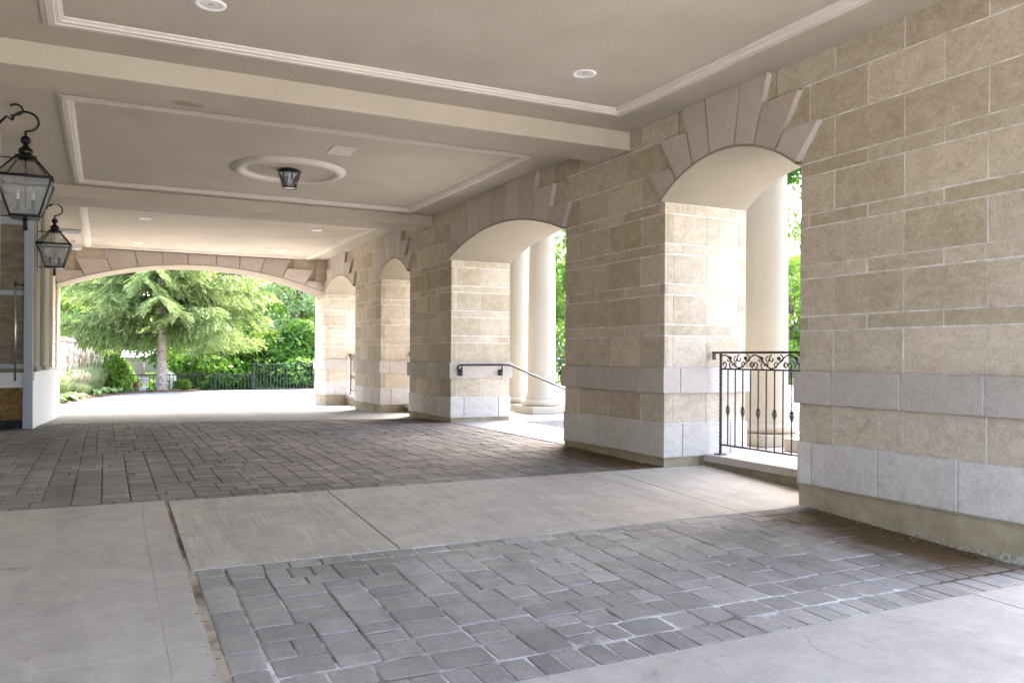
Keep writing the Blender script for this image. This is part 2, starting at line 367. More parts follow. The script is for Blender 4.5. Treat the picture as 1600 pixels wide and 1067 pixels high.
# concrete band between the two paved fields, tooled joints left as gaps over a darker bed
G = .006
mb = MB()
for a, b in ((.43, 1.62 - G), (1.62 + G, 4.335 - G), (4.335 + G, 5.48)):
    sheet(mb, a, b, 4.795, 6.62, .004)
struct(mb.build('concrete_band', CONC))
mb = MB(); sheet(mb, .43, 5.5, 4.8, 6.6, -.012, thick=.3); struct(mb.build('band_bed', JOINT_FAR))
mb = MB()
for (a, b) in ((.43, 4.18 - G), (4.18 + G, 5.5)):
    sheet(mb, a, b, .2, 2.84, .004); 
sheet(mb, .43, 9, -9, .19, .004)
struct(mb.build('near_slab', CONC2))
mb = MB(); mb.prism([(-40, -45), (40, -45), (40, -9.01), (-40, -9.01)], -1.3, -.17, 'Z'); mb.prism([(-40, -9), (-9.01, -9), (-9.01, 20), (-40, 20)], -1.3, -.17, 'Z'); mb.prism([(9.01, -9), (40, -9), (40, .19), (9.01, .19)], -1.3, -.17, 'Z'); struct(mb.build('bounce_forecourt', CONC4))  # unseen concrete added to bounce light in through the near arch
mb = MB()
ys = [-6, -3.2, -.9, .55, 2.09, 3.635, 5.181, 6.615]
for a, b in zip(ys[:-1], ys[1:]):
    sheet(mb, -1.6, .2335, a + .003, b - .003, .012)
sheet(mb, .2365, .40, -6, 6.615, .012); sheet(mb, -9, -1.6, -6, 6.6, .010)
struct(mb.build('sidewalk', CONC2))
mb = MB(); sheet(mb, -1.5, .39, -6, 6.6, .009, thick=.3); struct(mb.build('sidewalk_bed', MORTAR))
mb = MB(); sheet(mb, .385, .445, -6, 6.6, -.002, thick=.3); struct(mb.build('joint_sand', m_joint('sandy_joint', (.10, .075, .05), (.36, .31, .25), .38, .55)))

# paving stones: ashlar packing on a grid
def pack(nx, ny, sizes, rng):
    grid = [[0] * nx for _ in range(ny)]; out = []
    for j in range(ny):
        for i in range(nx):
            if grid[j][i]: continue
            run = 0
            while i + run < nx and not grid[j][i + run]: run += 1
            opts = sizes[:]; rng.shuffle(opts); opts += [(3, 2), (2, 3), (2, 2), (3, 1), (2, 1), (1, 3), (1, 2), (1, 1)]
            good = [o for o in opts if run - o[0] != 1 and ny - j - o[1] != 1 and o[0] <= run]; opts = good + opts
            for (a, b) in opts:
                if i + a > nx or j + b > ny: continue
                if any(grid[j + q][i + p] for p in range(a) for q in range(b)): continue
                for p in range(a):
                    for q in range(b): grid[j + q][i + p] = 1
                out.append((i, j, a, b)); break
    return out
def paver(mb, x0, x1, y0, y1, rng, g=.003, b=.006, lift=.004):
    zc = fl((y0 + y1) / 2) + rng.uniform(-.002, .003)
    slope = (fl(y1) - fl(y0)) / (y1 - y0)
    Mx = Matrix.Translation(((x0 + x1) / 2, (y0 + y1) / 2, zc)) @ Matrix.Rotation(math.atan(slope) + rng.gauss(0, .004), 4, 'X') @ Matrix.Rotation(rng.gauss(0, .004), 4, 'Y') @ Matrix.Rotation(rng.gauss(0, .01), 4, 'Z')
    hx = (x1 - x0) / 2 - g - rng.uniform(0, .003); hy = (y1 - y0) / 2 - g - rng.uniform(0, .003)
    r = rng.random(); c = min(hx, hy) * .22; vs = []
    def ring(ins, z):
        a, e = hx - ins, hy - ins; q = c * rng.uniform(.6, 1.3)
        return [(-a + q, -e, z), (a - q, -e, z), (a - q * .3, -e + q * .3, z), (a, -e + q, z), (a, e - q, z), (a - q * .3, e - q * .3, z), (a - q, e, z), (-a + q, e, z), (-a + q * .3, e - q * .3, z), (-a, e - q, z), (-a, -e + q, z), (-a + q * .3, -e + q * .3, z)]
    R3 = [ring(0, -.05), ring(0, -b * .8), ring(b * .45, -b * .2), ring(b * 1.4, 0)]
    for R_ in R3: vs += [Mx @ Vector(p) for p in R_]
    fs = [(i * 12 + k, i * 12 + (k + 1) % 12, (i + 1) * 12 + (k + 1) % 12, (i + 1) * 12 + k) for i in range(3) for k in range(12)] + [tuple(range(36, 48))]
    mb.add(vs, fs, 0, r)
rng = random.Random(11); mb = MB()
U = .062; x0, y0 = .60, 3.06; nx = int((5.0 - x0) / U) + 1; ny = 26
uy = (4.66 - y0) / ny
for (i, j, a, b) in pack(nx, ny, [(3, 2), (3, 3), (3, 3), (4, 3), (2, 3), (3, 4), (4, 3)], rng):
    paver(mb, x0 + i * U, x0 + (i + a) * U, y0 + j * uy, y0 + (j + b) * uy, rng)
x = .44
while x < 5.05:
    d = rng.choice([.12, .13, .14]); paver(mb, x, x + d, 2.85, 3.055, rng); x += d
x = .60
while x < 5.0:
    d = rng.choice([.18, .2, .22, .14]); paver(mb, x, x + d, 4.665, 4.785, rng); x += d
y = 3.06
while y < 4.75:
    d = rng.choice([.13, .2, .2, .16]); d = min(d, 4.79 - y); paver(mb, .44, .595, y, y + d, rng); y += d
struct(mb.build('near_paving', PAV_NEAR))
mb = MB(); sheet(mb, .42, 5.5, 2.83, 4.8, -.0055, thick=.3); struct(mb.build('near_paving_bed', JOINT_NEAR))
mb = MB(); rng = random.Random(4); x0, y0, y1 = -2.2, 6.76, 15.9; U = .066; nx = int((6.0 - x0) / U); ny = int((y1 - y0) / U)
for (i, j, a, b) in pack(nx, ny, [(3, 3), (3, 3), (2, 3), (4, 3), (4, 3), (3, 2)], rng):
    xa, ya = x0 + i * U, y0 + j * U
    if xa > 4.95 and not 8.6 < ya < 12.2: continue
    paver(mb, xa, xa + a * U, ya, ya + b * U, rng, .0025, .006)
x = -2.2
while x < 5.0:
    d = rng.choice([.2, .22, .24]); paver(mb, x, x + d, 6.625, 6.755, rng, .0025, .006); x += d
struct(mb.build('far_paving', PAV_FAR))
mb = MB(); sheet(mb, -2.3, 5.5, 6.6, 16, -.006, thick=.3); struct(mb.build('far_paving_bed', JOINT_FAR))

# drive apron out to the fence
mb = MB()
edge = lambda x: 15.25 - .30 * (x + 1)
vs = []; fs = []; xs = [-9, -5, -2, 0, 2, 4, 5.02]; N = 24
for x in xs:
    a = edge(x); 
    for k in range(N + 1):
        y = a + (32.2 - a) * (k / N); vs.append((x, y, fl(y) + .006))
for i in range(len(xs) - 1):
    for k in range(N):
        fs.append((i * (N + 1) + k, (i + 1) * (N + 1) + k, (i + 1) * (N + 1) + k + 1, i * (N + 1) + k + 1))
mb.add(vs, fs, 0)
mb.add([(-9, 32.2, -.144), (5.02, 32.2, -.144), (5.02, 32.2, -1.3), (-9, 32.2, -1.3)], [(0, 3, 2, 1)])
mb.prism([(5.02, 20.0), (7.5, 20.0), (7.5, 32.3), (5.02, 32.3)], -1.3, -.142, 'Z')
struct(mb.build('driveway', CONC3))
mb = MB(); kp = [(.30, 18.9), (.36, 20.2), (.50, 21.6), (.85, 22.9), (1.5, 24.0), (2.4, 24.9), (3.4, 25.4), (4.4, 25.7)]
for p, q in zip(kp[:-1], kp[1:]):
    d = Vector((q[0] - p[0], q[1] - p[1])); nn = Vector((-d.y, d.x)).normalized() * .09; z0, z1 = fl(p[1]) + .010, fl(q[1]) + .010
    mb.add([(p[0] - nn.x, p[1] - nn.y, z0), (p[0] + nn.x, p[1] + nn.y, z0), (q[0] + nn.x, q[1] + nn.y, z1), (q[0] - nn.x, q[1] - nn.y, z1)], [(0, 3, 2, 1)])
struct(mb.build('kerb_shade_edge', PARGE))  # dark kerb line; paints the edge between shaded and bright concrete
# terrace right of the arcade, with the sunken flight of steps at the wide opening
mb = MB()
mb.prism([(6.06, 12.4), (15.6, 12.4), (15.6, 28.8), (7.52, 31.0), (7.52, 16.6), (6.06, 16.6)], -1.3, .10, 'Z')
mb.prism([(6.06, 16.6), (7.52, 16.6), (7.52, 19.98), (6.06, 19.98)], -1.3, .10, 'Z')
mb.prism([(5.49, .2), (15.6, .2), (27.0, .2), (27.0, 8.55), (6.06, 8.55), (6.06, 4), (5.49, 4)], -1.3, .10, 'Z')
mb.prism([(15.6, 8.56), (27.0, 8.56), (27.0, 24.3), (15.6, 28.7)], -1.3, .095, 'Z')
struct(mb.build('terrace', CONC3))
mb = MB()
mb.prism([(5.0, 8.55), (6.1, 8.55), (6.1, 12.33), (5.0, 12.33)], -1.3, .135, 'Z')
for k in range(5): mb.prism([(6.1 + .34 * k, 8.56), (6.1 + .34 * (k + 1), 8.56), (6.1 + .34 * (k + 1), 12.33), (6.1 + .34 * k, 12.33)], -1.3, .0 - .14 * k, 'Z')
mb.prism([(7.8, 8.56), (15.6, 8.56), (15.6, 12.33), (7.8, 12.33)], -1.3, -.70, 'Z')
struct(mb.build('steps', CONC3))

# ------------------------------------------------------------------ arcade wall
rng = random.Random(21)
ROWS = [(.534, .838, 'L'), (1.09, 1.414, 'L'), (1.414, 1.528, 'S'), (1.528, 1.826, 'L'), (1.826, 1.935, 'S'), (1.935, 2.232, 'L'),
        (2.232, 2.337, 'S'), (2.337, 2.637, 'L'), (2.637, 2.745, 'S')]
UP = [(2.745, 3.054, 'L'), (3.054, 3.363, 'S'), (3.363, 3.72, 'L')]
MG = .0062; P = .0035
BV = .0014
# openings: y0, y1, apex height, bottoms, tops of the voussoir joints (from the near side to the far side)
def sym(c, bo, to):
    b = [c - q for q in bo] + [c + q for q in bo[::-1]]; t = [c - q for q in to] + [c + q for q in to[::-1]]; return b, t
OPEN = []
b, t = sym(5.76, [.89, .66, .41, .165], [1.12, .915, .575, .235]); OPEN.append((4.87, 6.65, 3.055, b, t))
b, t = sym(10.45, [1.83, 1.45, 1.03, .62, .21], [1.99, 1.61, 1.17, .70, .235]); OPEN.append((8.62, 12.28, 3.06, b, t))
b, t = sym(15.17, [.88, .65, .41, .165], [1.10, .905, .575, .235]); OPEN.append((14.29, 16.05, 3.06, b, t))
OPEN.append((17.95, 20.65, 3.08, [17.95, 18.39, 18.77, 19.14, 19.57, 19.97, 20.33, 20.65], [17.82, 18.10, 18.62, 19.10, 19.62, 20.10, 20.50, 20.65]))
OPEN.insert(0, (.25, 2.95, 3.08, None, None))
piers = [(-.9, .25), (2.95, 4.87), (6.65, 8.62), (12.28, 14.29), (16.05, 17.95), (20.65, 21.85)]
def arc(y0, y1, zs, za):
    h = (y1 - y0) / 2; r = za - zs; R = (h * h + r * r) / (2 * r); c = (y0 + y1) / 2
    return lambda y: zs + max(0.0, sqrt(max(0, R * R - (y - c) ** 2)) - (R - r))

def splits(a, b, kind, n0):
    """vertical joint positions between a and b"""
    L = b - a; out = []
    if kind == 'L':
        y = b - .34
        while y > a + .2: out.append(y); y -= .612
    elif kind == 'S':
        y = b - .645; out.append(b - .09)
        while y > a + .25: out.append(y); y -= .612
        out.append(a + .09)
    else:
        y = b - .13; 
        while y > a + .2: out.append(y); y -= .52 + .1
    return [a] + sorted(out) + [b]

def clip(poly, p, q):
    """keep the part of poly on the left of the line p->q"""
    out = []; n = len(poly)
    def sd_(r): return (q[0] - p[0]) * (r[1] - p[1]) - (q[1] - p[1]) * (r[0] - p[0])
    for i in range(n):
        a, b = poly[i], poly[(i + 1) % n]; da, db = sd_(a), sd_(b)
        if da >= 0: out.append(a)
        if da * db < 0: t_ = da / (da - db); out.append((a[0] + (b[0] - a[0]) * t_, a[1] + (b[1] - a[1]) * t_))
    return out

arcade = thing('arcade_wall', 'tan limestone arcade wall with keyed arches along the right side of the covered drive', 'stone wall', (W, 0, 0))
def pier(a, b, lo=None, hi=None, first=False):
    """lo / hi: the openings before and behind this pier (for the sloped ends of the upper blocks)"""
    mb = MB()
    mb.box(W + P, W + T - P, a + P, b - P, -1.2, 3.86, 1)
    for (z0, z1, k) in ROWS:
        ys = splits(a, b, k, 0)
        for p, q in zip(ys[:-1], ys[1:]):
            mb.bev(W - rng.uniform(0, .004), W + .03, p + (0 if p == a else MG * rng.uniform(.7, 1.3)), q - (0 if q == b else MG * rng.uniform(.7, 1.3)), z0 + MG * rng.uniform(.6, 1.3), z1 - MG * rng.uniform(.6, 1.3), BV, 0, rng.random())
            mb.bev(W + T - .03, W + T, p + (0 if p == a else MG), q - (0 if q == b else MG), z0 + MG, z1 - MG, BV, 0, rng.random())
        xj = [W + .03, W + .10, W + .52, W + .945, W + T - .03] if k == 'L' else [W + .03, W + .215, W + .83, W + T - .03]
        for p, q in zip(xj[:-1], xj[1:]):
            r = rng.random()
            for (u, v_) in ((a, a + .03), (b - .03, b)):
                mb.bev(p + MG * .5, q - MG * .5, u, v_, z0 + MG, z1 - MG, BV, 0, r)
    # upper rows run on over the haunches, cut along the outer voussoir edges
    for ri, (z0, z1, k) in enumerate(UP):
        L = a - (1.0 if lo and lo[3] else 0); R = b + (1.0 if hi and hi[3] else 0)
        ys = [y for y in splits(a, b, k, 0)[1:-1]]
        y = ys[0] - .612
        while y > L: ys.insert(0, y); y -= .612
        y = ys[-1] + .612
        while y < R: ys.append(y); y += .612
        ys = [L] + ys + [R]
        for p, q in zip(ys[:-1], ys[1:]):
            poly = [(p + MG, z0 + MG), (q - MG, z0 + MG), (q - MG, z1 - MG), (p + MG, z1 - MG)]
            if lo and lo[3]:
                bo, to = lo[3][::-1], lo[4][::-1]; g = arc(lo[0], lo[1], 2.745, lo[2]); j = ri
                A = (bo[j] - .012, g(bo[j]) if j else 2.74); B = (to[j] - .012, (3.05, 3.34, 3.584)[min(j, 2)])
                poly = clip(poly, B, A)
            elif L == a: pass
            if len(poly) > 2 and hi and hi[3]:
                bo, to = hi[3], hi[4]; g = arc(hi[0], hi[1], 2.745, hi[2]); j = ri
                A = (bo[j] + .012, g(bo[j]) if j else 2.74); B = (to[j] + .012, (3.05, 3.34, 3.584)[min(j, 2)])
                poly = clip(poly, A, B)
            if len(poly) > 2:
                ar = abs(sum(poly[i][0] * poly[(i + 1) % len(poly)][1] - poly[(i + 1) % len(poly)][0] * poly[i][1] for i in range(len(poly)))) / 2
                if ar > .002: mb.prism(poly, W, W + .012, 'X', 0, rng.random())
    o = build_local(mb, 'stone_pier', [STONE, MORTAR], arcade)
    # white base course, belt course, parged plinth
    for nm, z0, z1, pr, mat, xj, kk in (('base_course', .20, .534, .014, WHITE, (.22, .84), 'W'), ('belt_course', .838, 1.09, .038, BELT, (.17, .88), 'L')):
        mb = MB(); mb.box(W - pr + .012, W + T + pr - .012, a - pr + .012, b + pr - .012, z0 + .003, z1 - .003, 1)
        ys = splits(a, b, kk, 0); ys[0] -= pr; ys[-1] += pr
        xs = [W - pr, W + xj[0], W + xj[1], W + T + pr]
        for p, q in zip(ys[:-1], ys[1:]):
            for u, v_ in zip(xs[:-1], xs[1:]):
                mb.bev(u + (MG if u > W else 0), v_ - (MG if v_ < W + T else 0), p + (MG if p > a else 0), q - (MG if q < b else 0), z0, z1, .004, 0, rng.random())
        build_local(mb, nm, [mat, MORTAR], o)
    mb = MB(); mb.box(W - .002, W + T + .002, a - .002, b + .002, -1.2, .188, 0); mb.bev(W - .02, W + T + .02, a - .02, b + .02, .188, .199, .003, 0)
    build_local(mb, 'plinth', PARGE, o)
    return o
for i, (a, b) in enumerate(piers):
    lo = OPEN[i - 1] if 0 < i <= len(OPEN) else None; hi = OPEN[i] if i < len(OPEN) else None
    pier(a, b, lo, hi)
for (y0, y1, za, bo, to) in OPEN:
    g = arc(y0, y1, 2.745, za); n = 28
    ys = [y0 + (y1 - y0) * k / n for k in range(n + 1)]
    mb = MB()
    for k in range(n):     # arch body in thin strips: soffit, faces, top
        p, q = ys[k], ys[k + 1]
        poly = [(p, g(p)), (q, g(q)), (q, 3.86), (p, 3.86)]
        vs = [(W + P, *c) for c in poly] + [(W + T, *c) for c in poly]
        mb.add(vs, [(0, 3, 2, 1), (4, 5, 6, 7)], 0); mb.add(vs, [(0, 1, 5, 4)], 0, .5, True)
        r0, r1 = g(p) + .022, g(q) + .022      # raised arris round the arch
        for xa, xb in ((W - .058, W + P),):
            vs = [(xa, p, g(p)), (xa, q, g(q)), (xa, q, r1), (xa, p, r0), (xb, p, g(p)), (xb, q, g(q)), (xb, q, r1), (xb, p, r0)]
            mb.add(vs, [(0, 3, 2, 1), (3, 7, 6, 2), (0, 1, 5, 4)], 0)
    ar = build_local(mb, 'arch', SOFFIT, arcade)
    if not bo: continue
    NV = len(bo) - 1
    for k in range(NV):
        mb = MB(); gp = .010
        def ht(j): return (3.05, 3.34)[j] if j < 2 else (CE - .004)
        kk = min(k, NV - 1 - k); H = ht(kk)
        b0, b1, t0, t1 = bo[k], bo[k + 1], to[k], to[k + 1]
        def ln(bb, tt, z, j):     # y on the joint line at height z; joint j runs up to ht(min(j..))
            zb = g(bb); zt = ht(min(min(j, NV - j), 2)) if min(j, NV - j) < 2 else CE
            return bb + (tt - bb) * (z - zb) / max(.01, zt - zb)
        ya, yb = ln(b0, t0, H, k), ln(b1, t1, H, k + 1)
        m_ = 6; bot = [(b0 + gp + (b1 - b0 - 2 * gp) * q / m_, 0) for q in range(m_ + 1)]; bot = [(y, g(y) + .022) for y, _ in bot]
        poly = bot + [(yb - gp, H), (ya + gp, H)]
        if k == NV - 1 and y1 > 20: poly = [(min(y, 20.64), z) for y, z in poly]
        mb.prism(poly, W - .055, W + .004, 'X', 0, rng.random())
        build_local(mb, 'voussoir', VOUS, ar)

# far end wall with the wide arch, and the matching near end wall round the camera's bay
XL = -.95
def end_wall(name, label, y0, y1, face, n_v):
    t = thing(name, label, 'stone wall', (2.03, y0, 0))
    g = arc(XL, W, 2.745, 3.30); mb = MB(); n = 40
    xs = [XL + (W - XL) * k / n for k in range(n + 1)]
    for k in range(n):
        p, q = xs[k], xs[k + 1]
        vs = [(p, y0 + .006, g(p)), (q, y0 + .006, g(q)), (q, y0 + .006, 3.86), (p, y0 + .006, 3.86), (p, y1, g(p)), (q, y1, g(q)), (q, y1, 3.86), (p, y1, 3.86)]
        mb.add(vs, [(0, 1, 2, 3), (4, 7, 6, 5)], 0); mb.add(vs, [(0, 4, 5, 1)], 0, .5, True)
        if face:
            vs = [(p, y0 - .033, g(p)), (q, y0 - .033, g(q)), (q, y0 - .033, g(q) + .02), (p, y0 - .033, g(p) + .02), (p, y0 + .006, g(p)), (q, y0 + .006, g(q)), (q, y0 + .006, g(q) + .02), (p, y0 + .006, g(p) + .02)]
            mb.add(vs, [(0, 1, 2, 3), (3, 2, 6, 7), (0, 4, 5, 1)], 0)
    body = build_local(mb, 'arch', SOFFIT, t)
    mb = MB(); mb.box(-2.6, XL, y0 + .004, y1, -1.2, 3.86, 0); 
    if face:
        for (z0, z1, k) in ROWS: mb.bev(-1.5, XL + .003, y0 - .003, y0 + .03, z0 + MG, z1 - MG, BV, 1, rng.random())
    build_local(mb, 'stone_pier', [SOFFIT, STONE], t)
    if not face: return
    xb = [-.95, -.42, .12, .67, 1.203, 1.734, 2.361, 2.886, 3.379, 3.907, 4.456, 5.0]
    xt = [-1.20, -.62, -.06, .588, 1.173, 1.721, 2.368, 2.907, 3.491, 4.115, 4.69, 5.2]
    NV = len(xb) - 1
    def ht(j): return (3.05, 3.335)[j] if j < 2 else (CE - .03)
    mbw = MB()
    for k in range(NV):
        kk = min(k, NV - 1 - k); H = ht(kk); gp = .011
        def ln(j, z):
            zb = g(xb[j]); zt = ht(min(min(j, NV - j), 2)); return xb[j] + (xt[j] - xb[j]) * (z - zb) / max(.01, zt - zb)
        xa, xc = max(ln(k, H), -1.2), min(ln(k + 1, H), W - .01)
        bot = [(xb[k] + gp + (xb[k + 1] - xb[k] - 2 * gp) * q / 6, 0) for q in range(7)]; bot = [(min(x, W - .01), g(x) + .02) for x, _ in bot]
        mb = MB(); mb.prism(bot + [(xc - gp, H), (xa + gp, H)], y0 - .030, y0 + .004, 'Y', 0, rng.random())
        build_local(mb, 'voussoir', VOUS, body)
    for (xa, xc, z0, z1) in ((4.2, 4.72, 3.34, 3.58), (4.73, 5.0, 3.06, 3.58), (-.6, .06, 3.34, 3.58), (-1.4, -.61, 3.06, 3.58)):
        mbw = MB(); mbw.bev(xa, xc - .01, y0 - .004, y0 + .01, z0, z1, .002, 0, rng.random()); build_local(mbw, 'spandrel', STONE, t)
    return t
end_wall('end_wall', 'far end wall with wide flat arch opening onto the bright garden', 20.65, 21.85, True, 11)
end_wall('near_end_wall', 'near end wall with wide arch that the camera looks out from', -.9, .25, False, 0)

# ------------------------------------------------------------------ ceiling
ceil = thing('ceiling', 'beige stucco coffered ceiling over the covered drive', 'ceiling', (2.03, 10.5, CE))
CX0, CX1 = -.33, 4.47
COF = [(.6, 6.72), (8.68, 12.82), (14.97, 20.42)]
mb = MB()
mb.box(-1.8, CX0, .2, 20.7, CE, 3.8); mb.box(CX1, W + .01, .2, 20.7, CE, 3.8)
ye = .2
for (a, b) in COF: mb.box(CX0, CX1, ye, a, CE, 3.8); ye = b
mb.box(CX0, CX1, ye, 20.7, CE, 3.8)
mb.box(-2.6, W + T, -.95, 22, 3.87, 4.2)
build_local(mb, 'border', STUCCO, ceil)
for (a, b) in COF:
    mb = MB(); mb.box(CX0 - .02, CX1 + .02, a - .02, b + .02, 3.607, 3.79)
    pn = build_local(mb, 'coffer_panel', STUCCO, ceil)
    prof = [(.08, CE + .005), (.08, CE - .012), (.055, CE - .014), (.05, CE - .024), (.0, CE - .026), (-.006, CE - .016), (-.03, CE - .012), (-.036, CE + .004), (-.052, CE + .012), (-.055, 3.615)]
    mb = MB(); vs = []
    for (o_, z) in prof: vs += [(CX0 - o_, a - o_, z), (CX1 + o_, a - o_, z), (CX1 + o_, b + o_, z), (CX0 - o_, b + o_, z)]
    fs = [(i * 4 + k, (i + 1) * 4 + k, (i + 1) * 4 + (k + 1) % 4, i * 4 + (k + 1) % 4) for i in range(len(prof) - 1) for k in range(4)]
    mb.add(vs, fs); build_local(mb, 'moulding', TRIM, pn)
for (a, b, z) in ((7.26, 7.87, 3.392), (13.17, 13.93, 3.418)):
    mb = MB(); mb.bev(-1.8, W + .0, a, b, z, CE + .05, .006); build_local(mb, 'beam', BEAMM, ceil)
mb = MB(); prof = []
for k in range(15):
    q = pi * k / 14; prof.append((.635 + .06 * cos(q), -.05 * sin(q)))
prof = [(.73, 0), (.73, -.012)] + prof + [(.545, -.008), (.53, 0)]
mb.lathe(prof[::-1], (2.14, 10.86, 3.607), 72); build_local(mb, 'medallion_ring', TRIM, ceil)
mb = MB(); mb.bev(2.34, 2.62, 9.32, 9.74, 3.598, 3.62, .003); build_local(mb, 'access_panel', TRIM, ceil)

# recessed lights
def downlight(loc, label, first=None):
    if first: return dup(first, loc, label=label)
    t = thing('recessed_light', label, 'ceiling light', loc, 0, 'recessed lights in the ceiling coffers')
    mb = MB(); mb.lathe([(.072, .0), (.076, -.006), (.098, -.008), (.104, 0)], n=36); mb.build('trim_ring', BULB, t)
    mb = MB(); mb.lathe([(.04, .0), (.072, -.0015)], n=36); mb.lathe([(0.0001, .002), (.04, .0)], n=36); mb.build('lens', simple('lens_grey', (.62, .62, .6), .3), t)
    return t
d0 = downlight((3.64, 5.98, 3.606), 'recessed light in the nearest coffer, right of centre above the near arch')
downlight((.64, 5.98, 3.606), 'recessed light in the nearest coffer cut by the top edge of the photo', d0)
downlight((3.64, 15.85, 3.606), 'recessed light in the far coffer, the nearer one on the arcade side', d0)
downlight((3.64, 19.4, 3.606), 'recessed light in the far coffer beside the end arch on the arcade side', d0)
downlight((.62, 15.95, 3.606), 'recessed light in the far coffer, the nearer one on the left side', d0)
downlight((.62, 19.5, 3.606), 'recessed light in the far coffer beside the end arch on the left side', d0)

# flush lantern in the medallion
t = thing('ceiling_lantern', 'small black caged ceiling lantern in the middle of the round plaster medallion', 'ceiling lamp', (2.14, 10.86, 3.607))
mb = MB(); mb.lathe([(.0001, -.05), (.11, -.05), (.145, -.045), (.15, -.02), (.12, 0)], n=32); mb.build('canopy', BLACK, t)
mb = MB()
for k in range(8):
    a, b = 2 * pi * k / 8, 2 * pi * (k + 1) / 8
    top = lambda q: (.135 * cos(q), .135 * sin(q), -.05); bo_ = lambda q: (.085 * cos(q), .085 * sin(q), -.235)
    if k % 2 == 0: mb.tube([top(a), bo_(b)], .005, 5); mb.tube([top(b), bo_(a)], .005, 5)
    mb.tube([top(a), bo_(a)], .005, 5)
mb.tube([(.088 * cos(2 * pi * k / 24), .088 * sin(2 * pi * k / 24), -.235) for k in range(25)], .008, 6)
mb.build('cage', BLACK, t)
mb = MB(); mb.lathe([(.118, -.052), (.072, -.232)], n=28); mb.build('shade', GLASS, t)
mb = MB(); mb.lathe([(.0001, -.236), (.078, -.234), (.078, -.228)], n=28); mb.build('diffuser', BULB, t)

# small security camera and strip light by the far left corner
t = thing('security_camera', 'small white security camera under the ceiling by the far left corner', 'camera', (-.62, 19.6, CE))
mb = MB(); mb.lathe([(.05, 0), (.05, -.03), (.02, -.05), (.02, -.09)], n=16); mb.build('mount', WPANEL, t)
mb = MB(); mb.bev(-.14, .16, -.05, .05, -.19, -.09, .02); mb.build('housing', WPANEL, t)
mb = MB(); mb.lathe([(.0001, -.16), (.035, -.16), (.04, -.12)], (0, 0, 0), 16, M=Matrix.Translation((.0, .08, -.14)) @ Matrix.Rotation(radians(90), 4, 'X')); mb.build('lens', BLACK, t)
t = thing('strip_light', 'short white strip light on the ceiling above the left column cluster', 'ceiling light', (-.62, 17.9, CE))
mb = MB(); mb.bev(-.22, .2, -.05, .05, -.07, 0, .012); mb.build('housing', WPANEL, t)
mb = MB(); mb.bev(-.2, .18, -.035, .035, -.095, -.07, .01); mb.build('diffuser', BULB, t)

# ------------------------------------------------------------------ left side: entrance facade
ent = thing('entrance_facade', 'cream building front with white panelled plinth and pilasters beside the glazed entrance', 'building', (-1.5, 14, 0))
mb = MB(); mb.box(-2.6, -1.0, 14.3, 20.65, -1.2, 3.8, 1)
for (z0, z1, k) in [(.0, .2, 'L'), (.2, .534, 'L')] + ROWS[:1] + [(.838, 1.09, 'L')] + ROWS[1:] + UP[:2]:
    ys = splits(17.8, 20.62, k, 0)
    for p, q in zip(ys[:-1], ys[1:]): mb.bev(-1.02, -.985, p + MG, q - MG, z0 + MG, z1 - MG, BV, 0, rng.random())
mb.box(-2.6, -1.02, -1, 10.4, -1.2, 3.8, 1); mb.box(-3.6, -2.6, -1, 20.6, -1.2, 3.8, 1)
build_local(mb, 'wall', [STONE, STUCCO], ent)
# rounded white plinth with cap
foot = [(-1.2, 14.0), (-.95, 14.0), (-.945, 14.9), (-.90, 15.4), (-.86, 15.9), (-.82, 16.6), (-.80, 17.3), (-.81, 17.8), (-.86, 18.1), (-1.2, 18.2)]
mb = MB(); mb.prism(foot, -.3, .80, 'Z'); pl = build_local(mb, 'plinth', WPANEL, ent)
cap = [(x + (.016 if x > -1.1 else 0), y + (.0 if y < 15 else .012)) for x, y in foot]
mb = MB(); mb.prism(cap, .80, .93, 'Z'); build_local(mb, 'plinth_cap', WPANEL, pl)
for (p, q, x) in ((14.15, 14.98, -.925), (15.5, 16.85, -.895)):
    mb = MB(); mb.bev(-1.2, x, p, q, .93, 3.584, .03); mb.bev(-1.2, x + .02, p - .03, q + .03, .93, 1.0, .01)
    build_local(mb, 'pilaster', COL, ent)
mb = MB(); mb.tube([(-1.02, 17.62, .93), (-1.02, 17.62, 3.584)], .14, 32, cap=False); build_local(mb, 'column_shaft', COL, ent)
# glazed entrance screen facing down the drive
scr = thing('entrance_screen', 'glazed entrance screen with pale blue-white frame and long steel pull handle', 'door', (-1.4, 14, .12))
mb = MB(); mb.bev(-1.066, -.952, 13.90, 14.02, .1, 3.40, .004); build_local(mb, 'post', WPAINT, scr)
mb = MB(); mb.bev(-1.075, -.948, 13.885, 13.91, .1, .88, .004); build_local(mb, 'post_base', WPAINT, scr)
for z0, z1 in ((3.08, 3.24), (2.05, 2.12), (.98, 1.045)):
    mb = MB(); mb.bev(-2.0, -1.068, 13.95, 14.01, z0, z1, .004); build_local(mb, 'rail', WPAINT, scr)
mb = MB(); mb.bev(-2.0, -1.068, 13.93, 14.02, .70, .92, .006); build_local(mb, 'sill_panel', WPANEL, scr)
mb = MB(); mb.box(-2.0, -1.067, 13.985, 13.995, .92, 3.1); build_local(mb, 'glass', DGLASS, scr)
mb = MB(); mb.box(-2.0, -1.067, 13.985, 13.995, .23, .70); build_local(mb, 'lower_glass', simple('reflection_brown_glass', (.22, .13, .05), .12, 0, .8, .6), scr)  # orange-brown reflection painted into the glass colour
mb = MB(); mb.box(-2.0, -1.067, 13.95, 14.0, .1, .23); build_local(mb, 'kick_rail', BLACK, scr)
mb = MB(); mb.tube([(-1.17, 13.86, .80), (-1.17, 13.86, 2.27)], .014, 10); hd = build_local(mb, 'pull_handle', STEEL, scr)
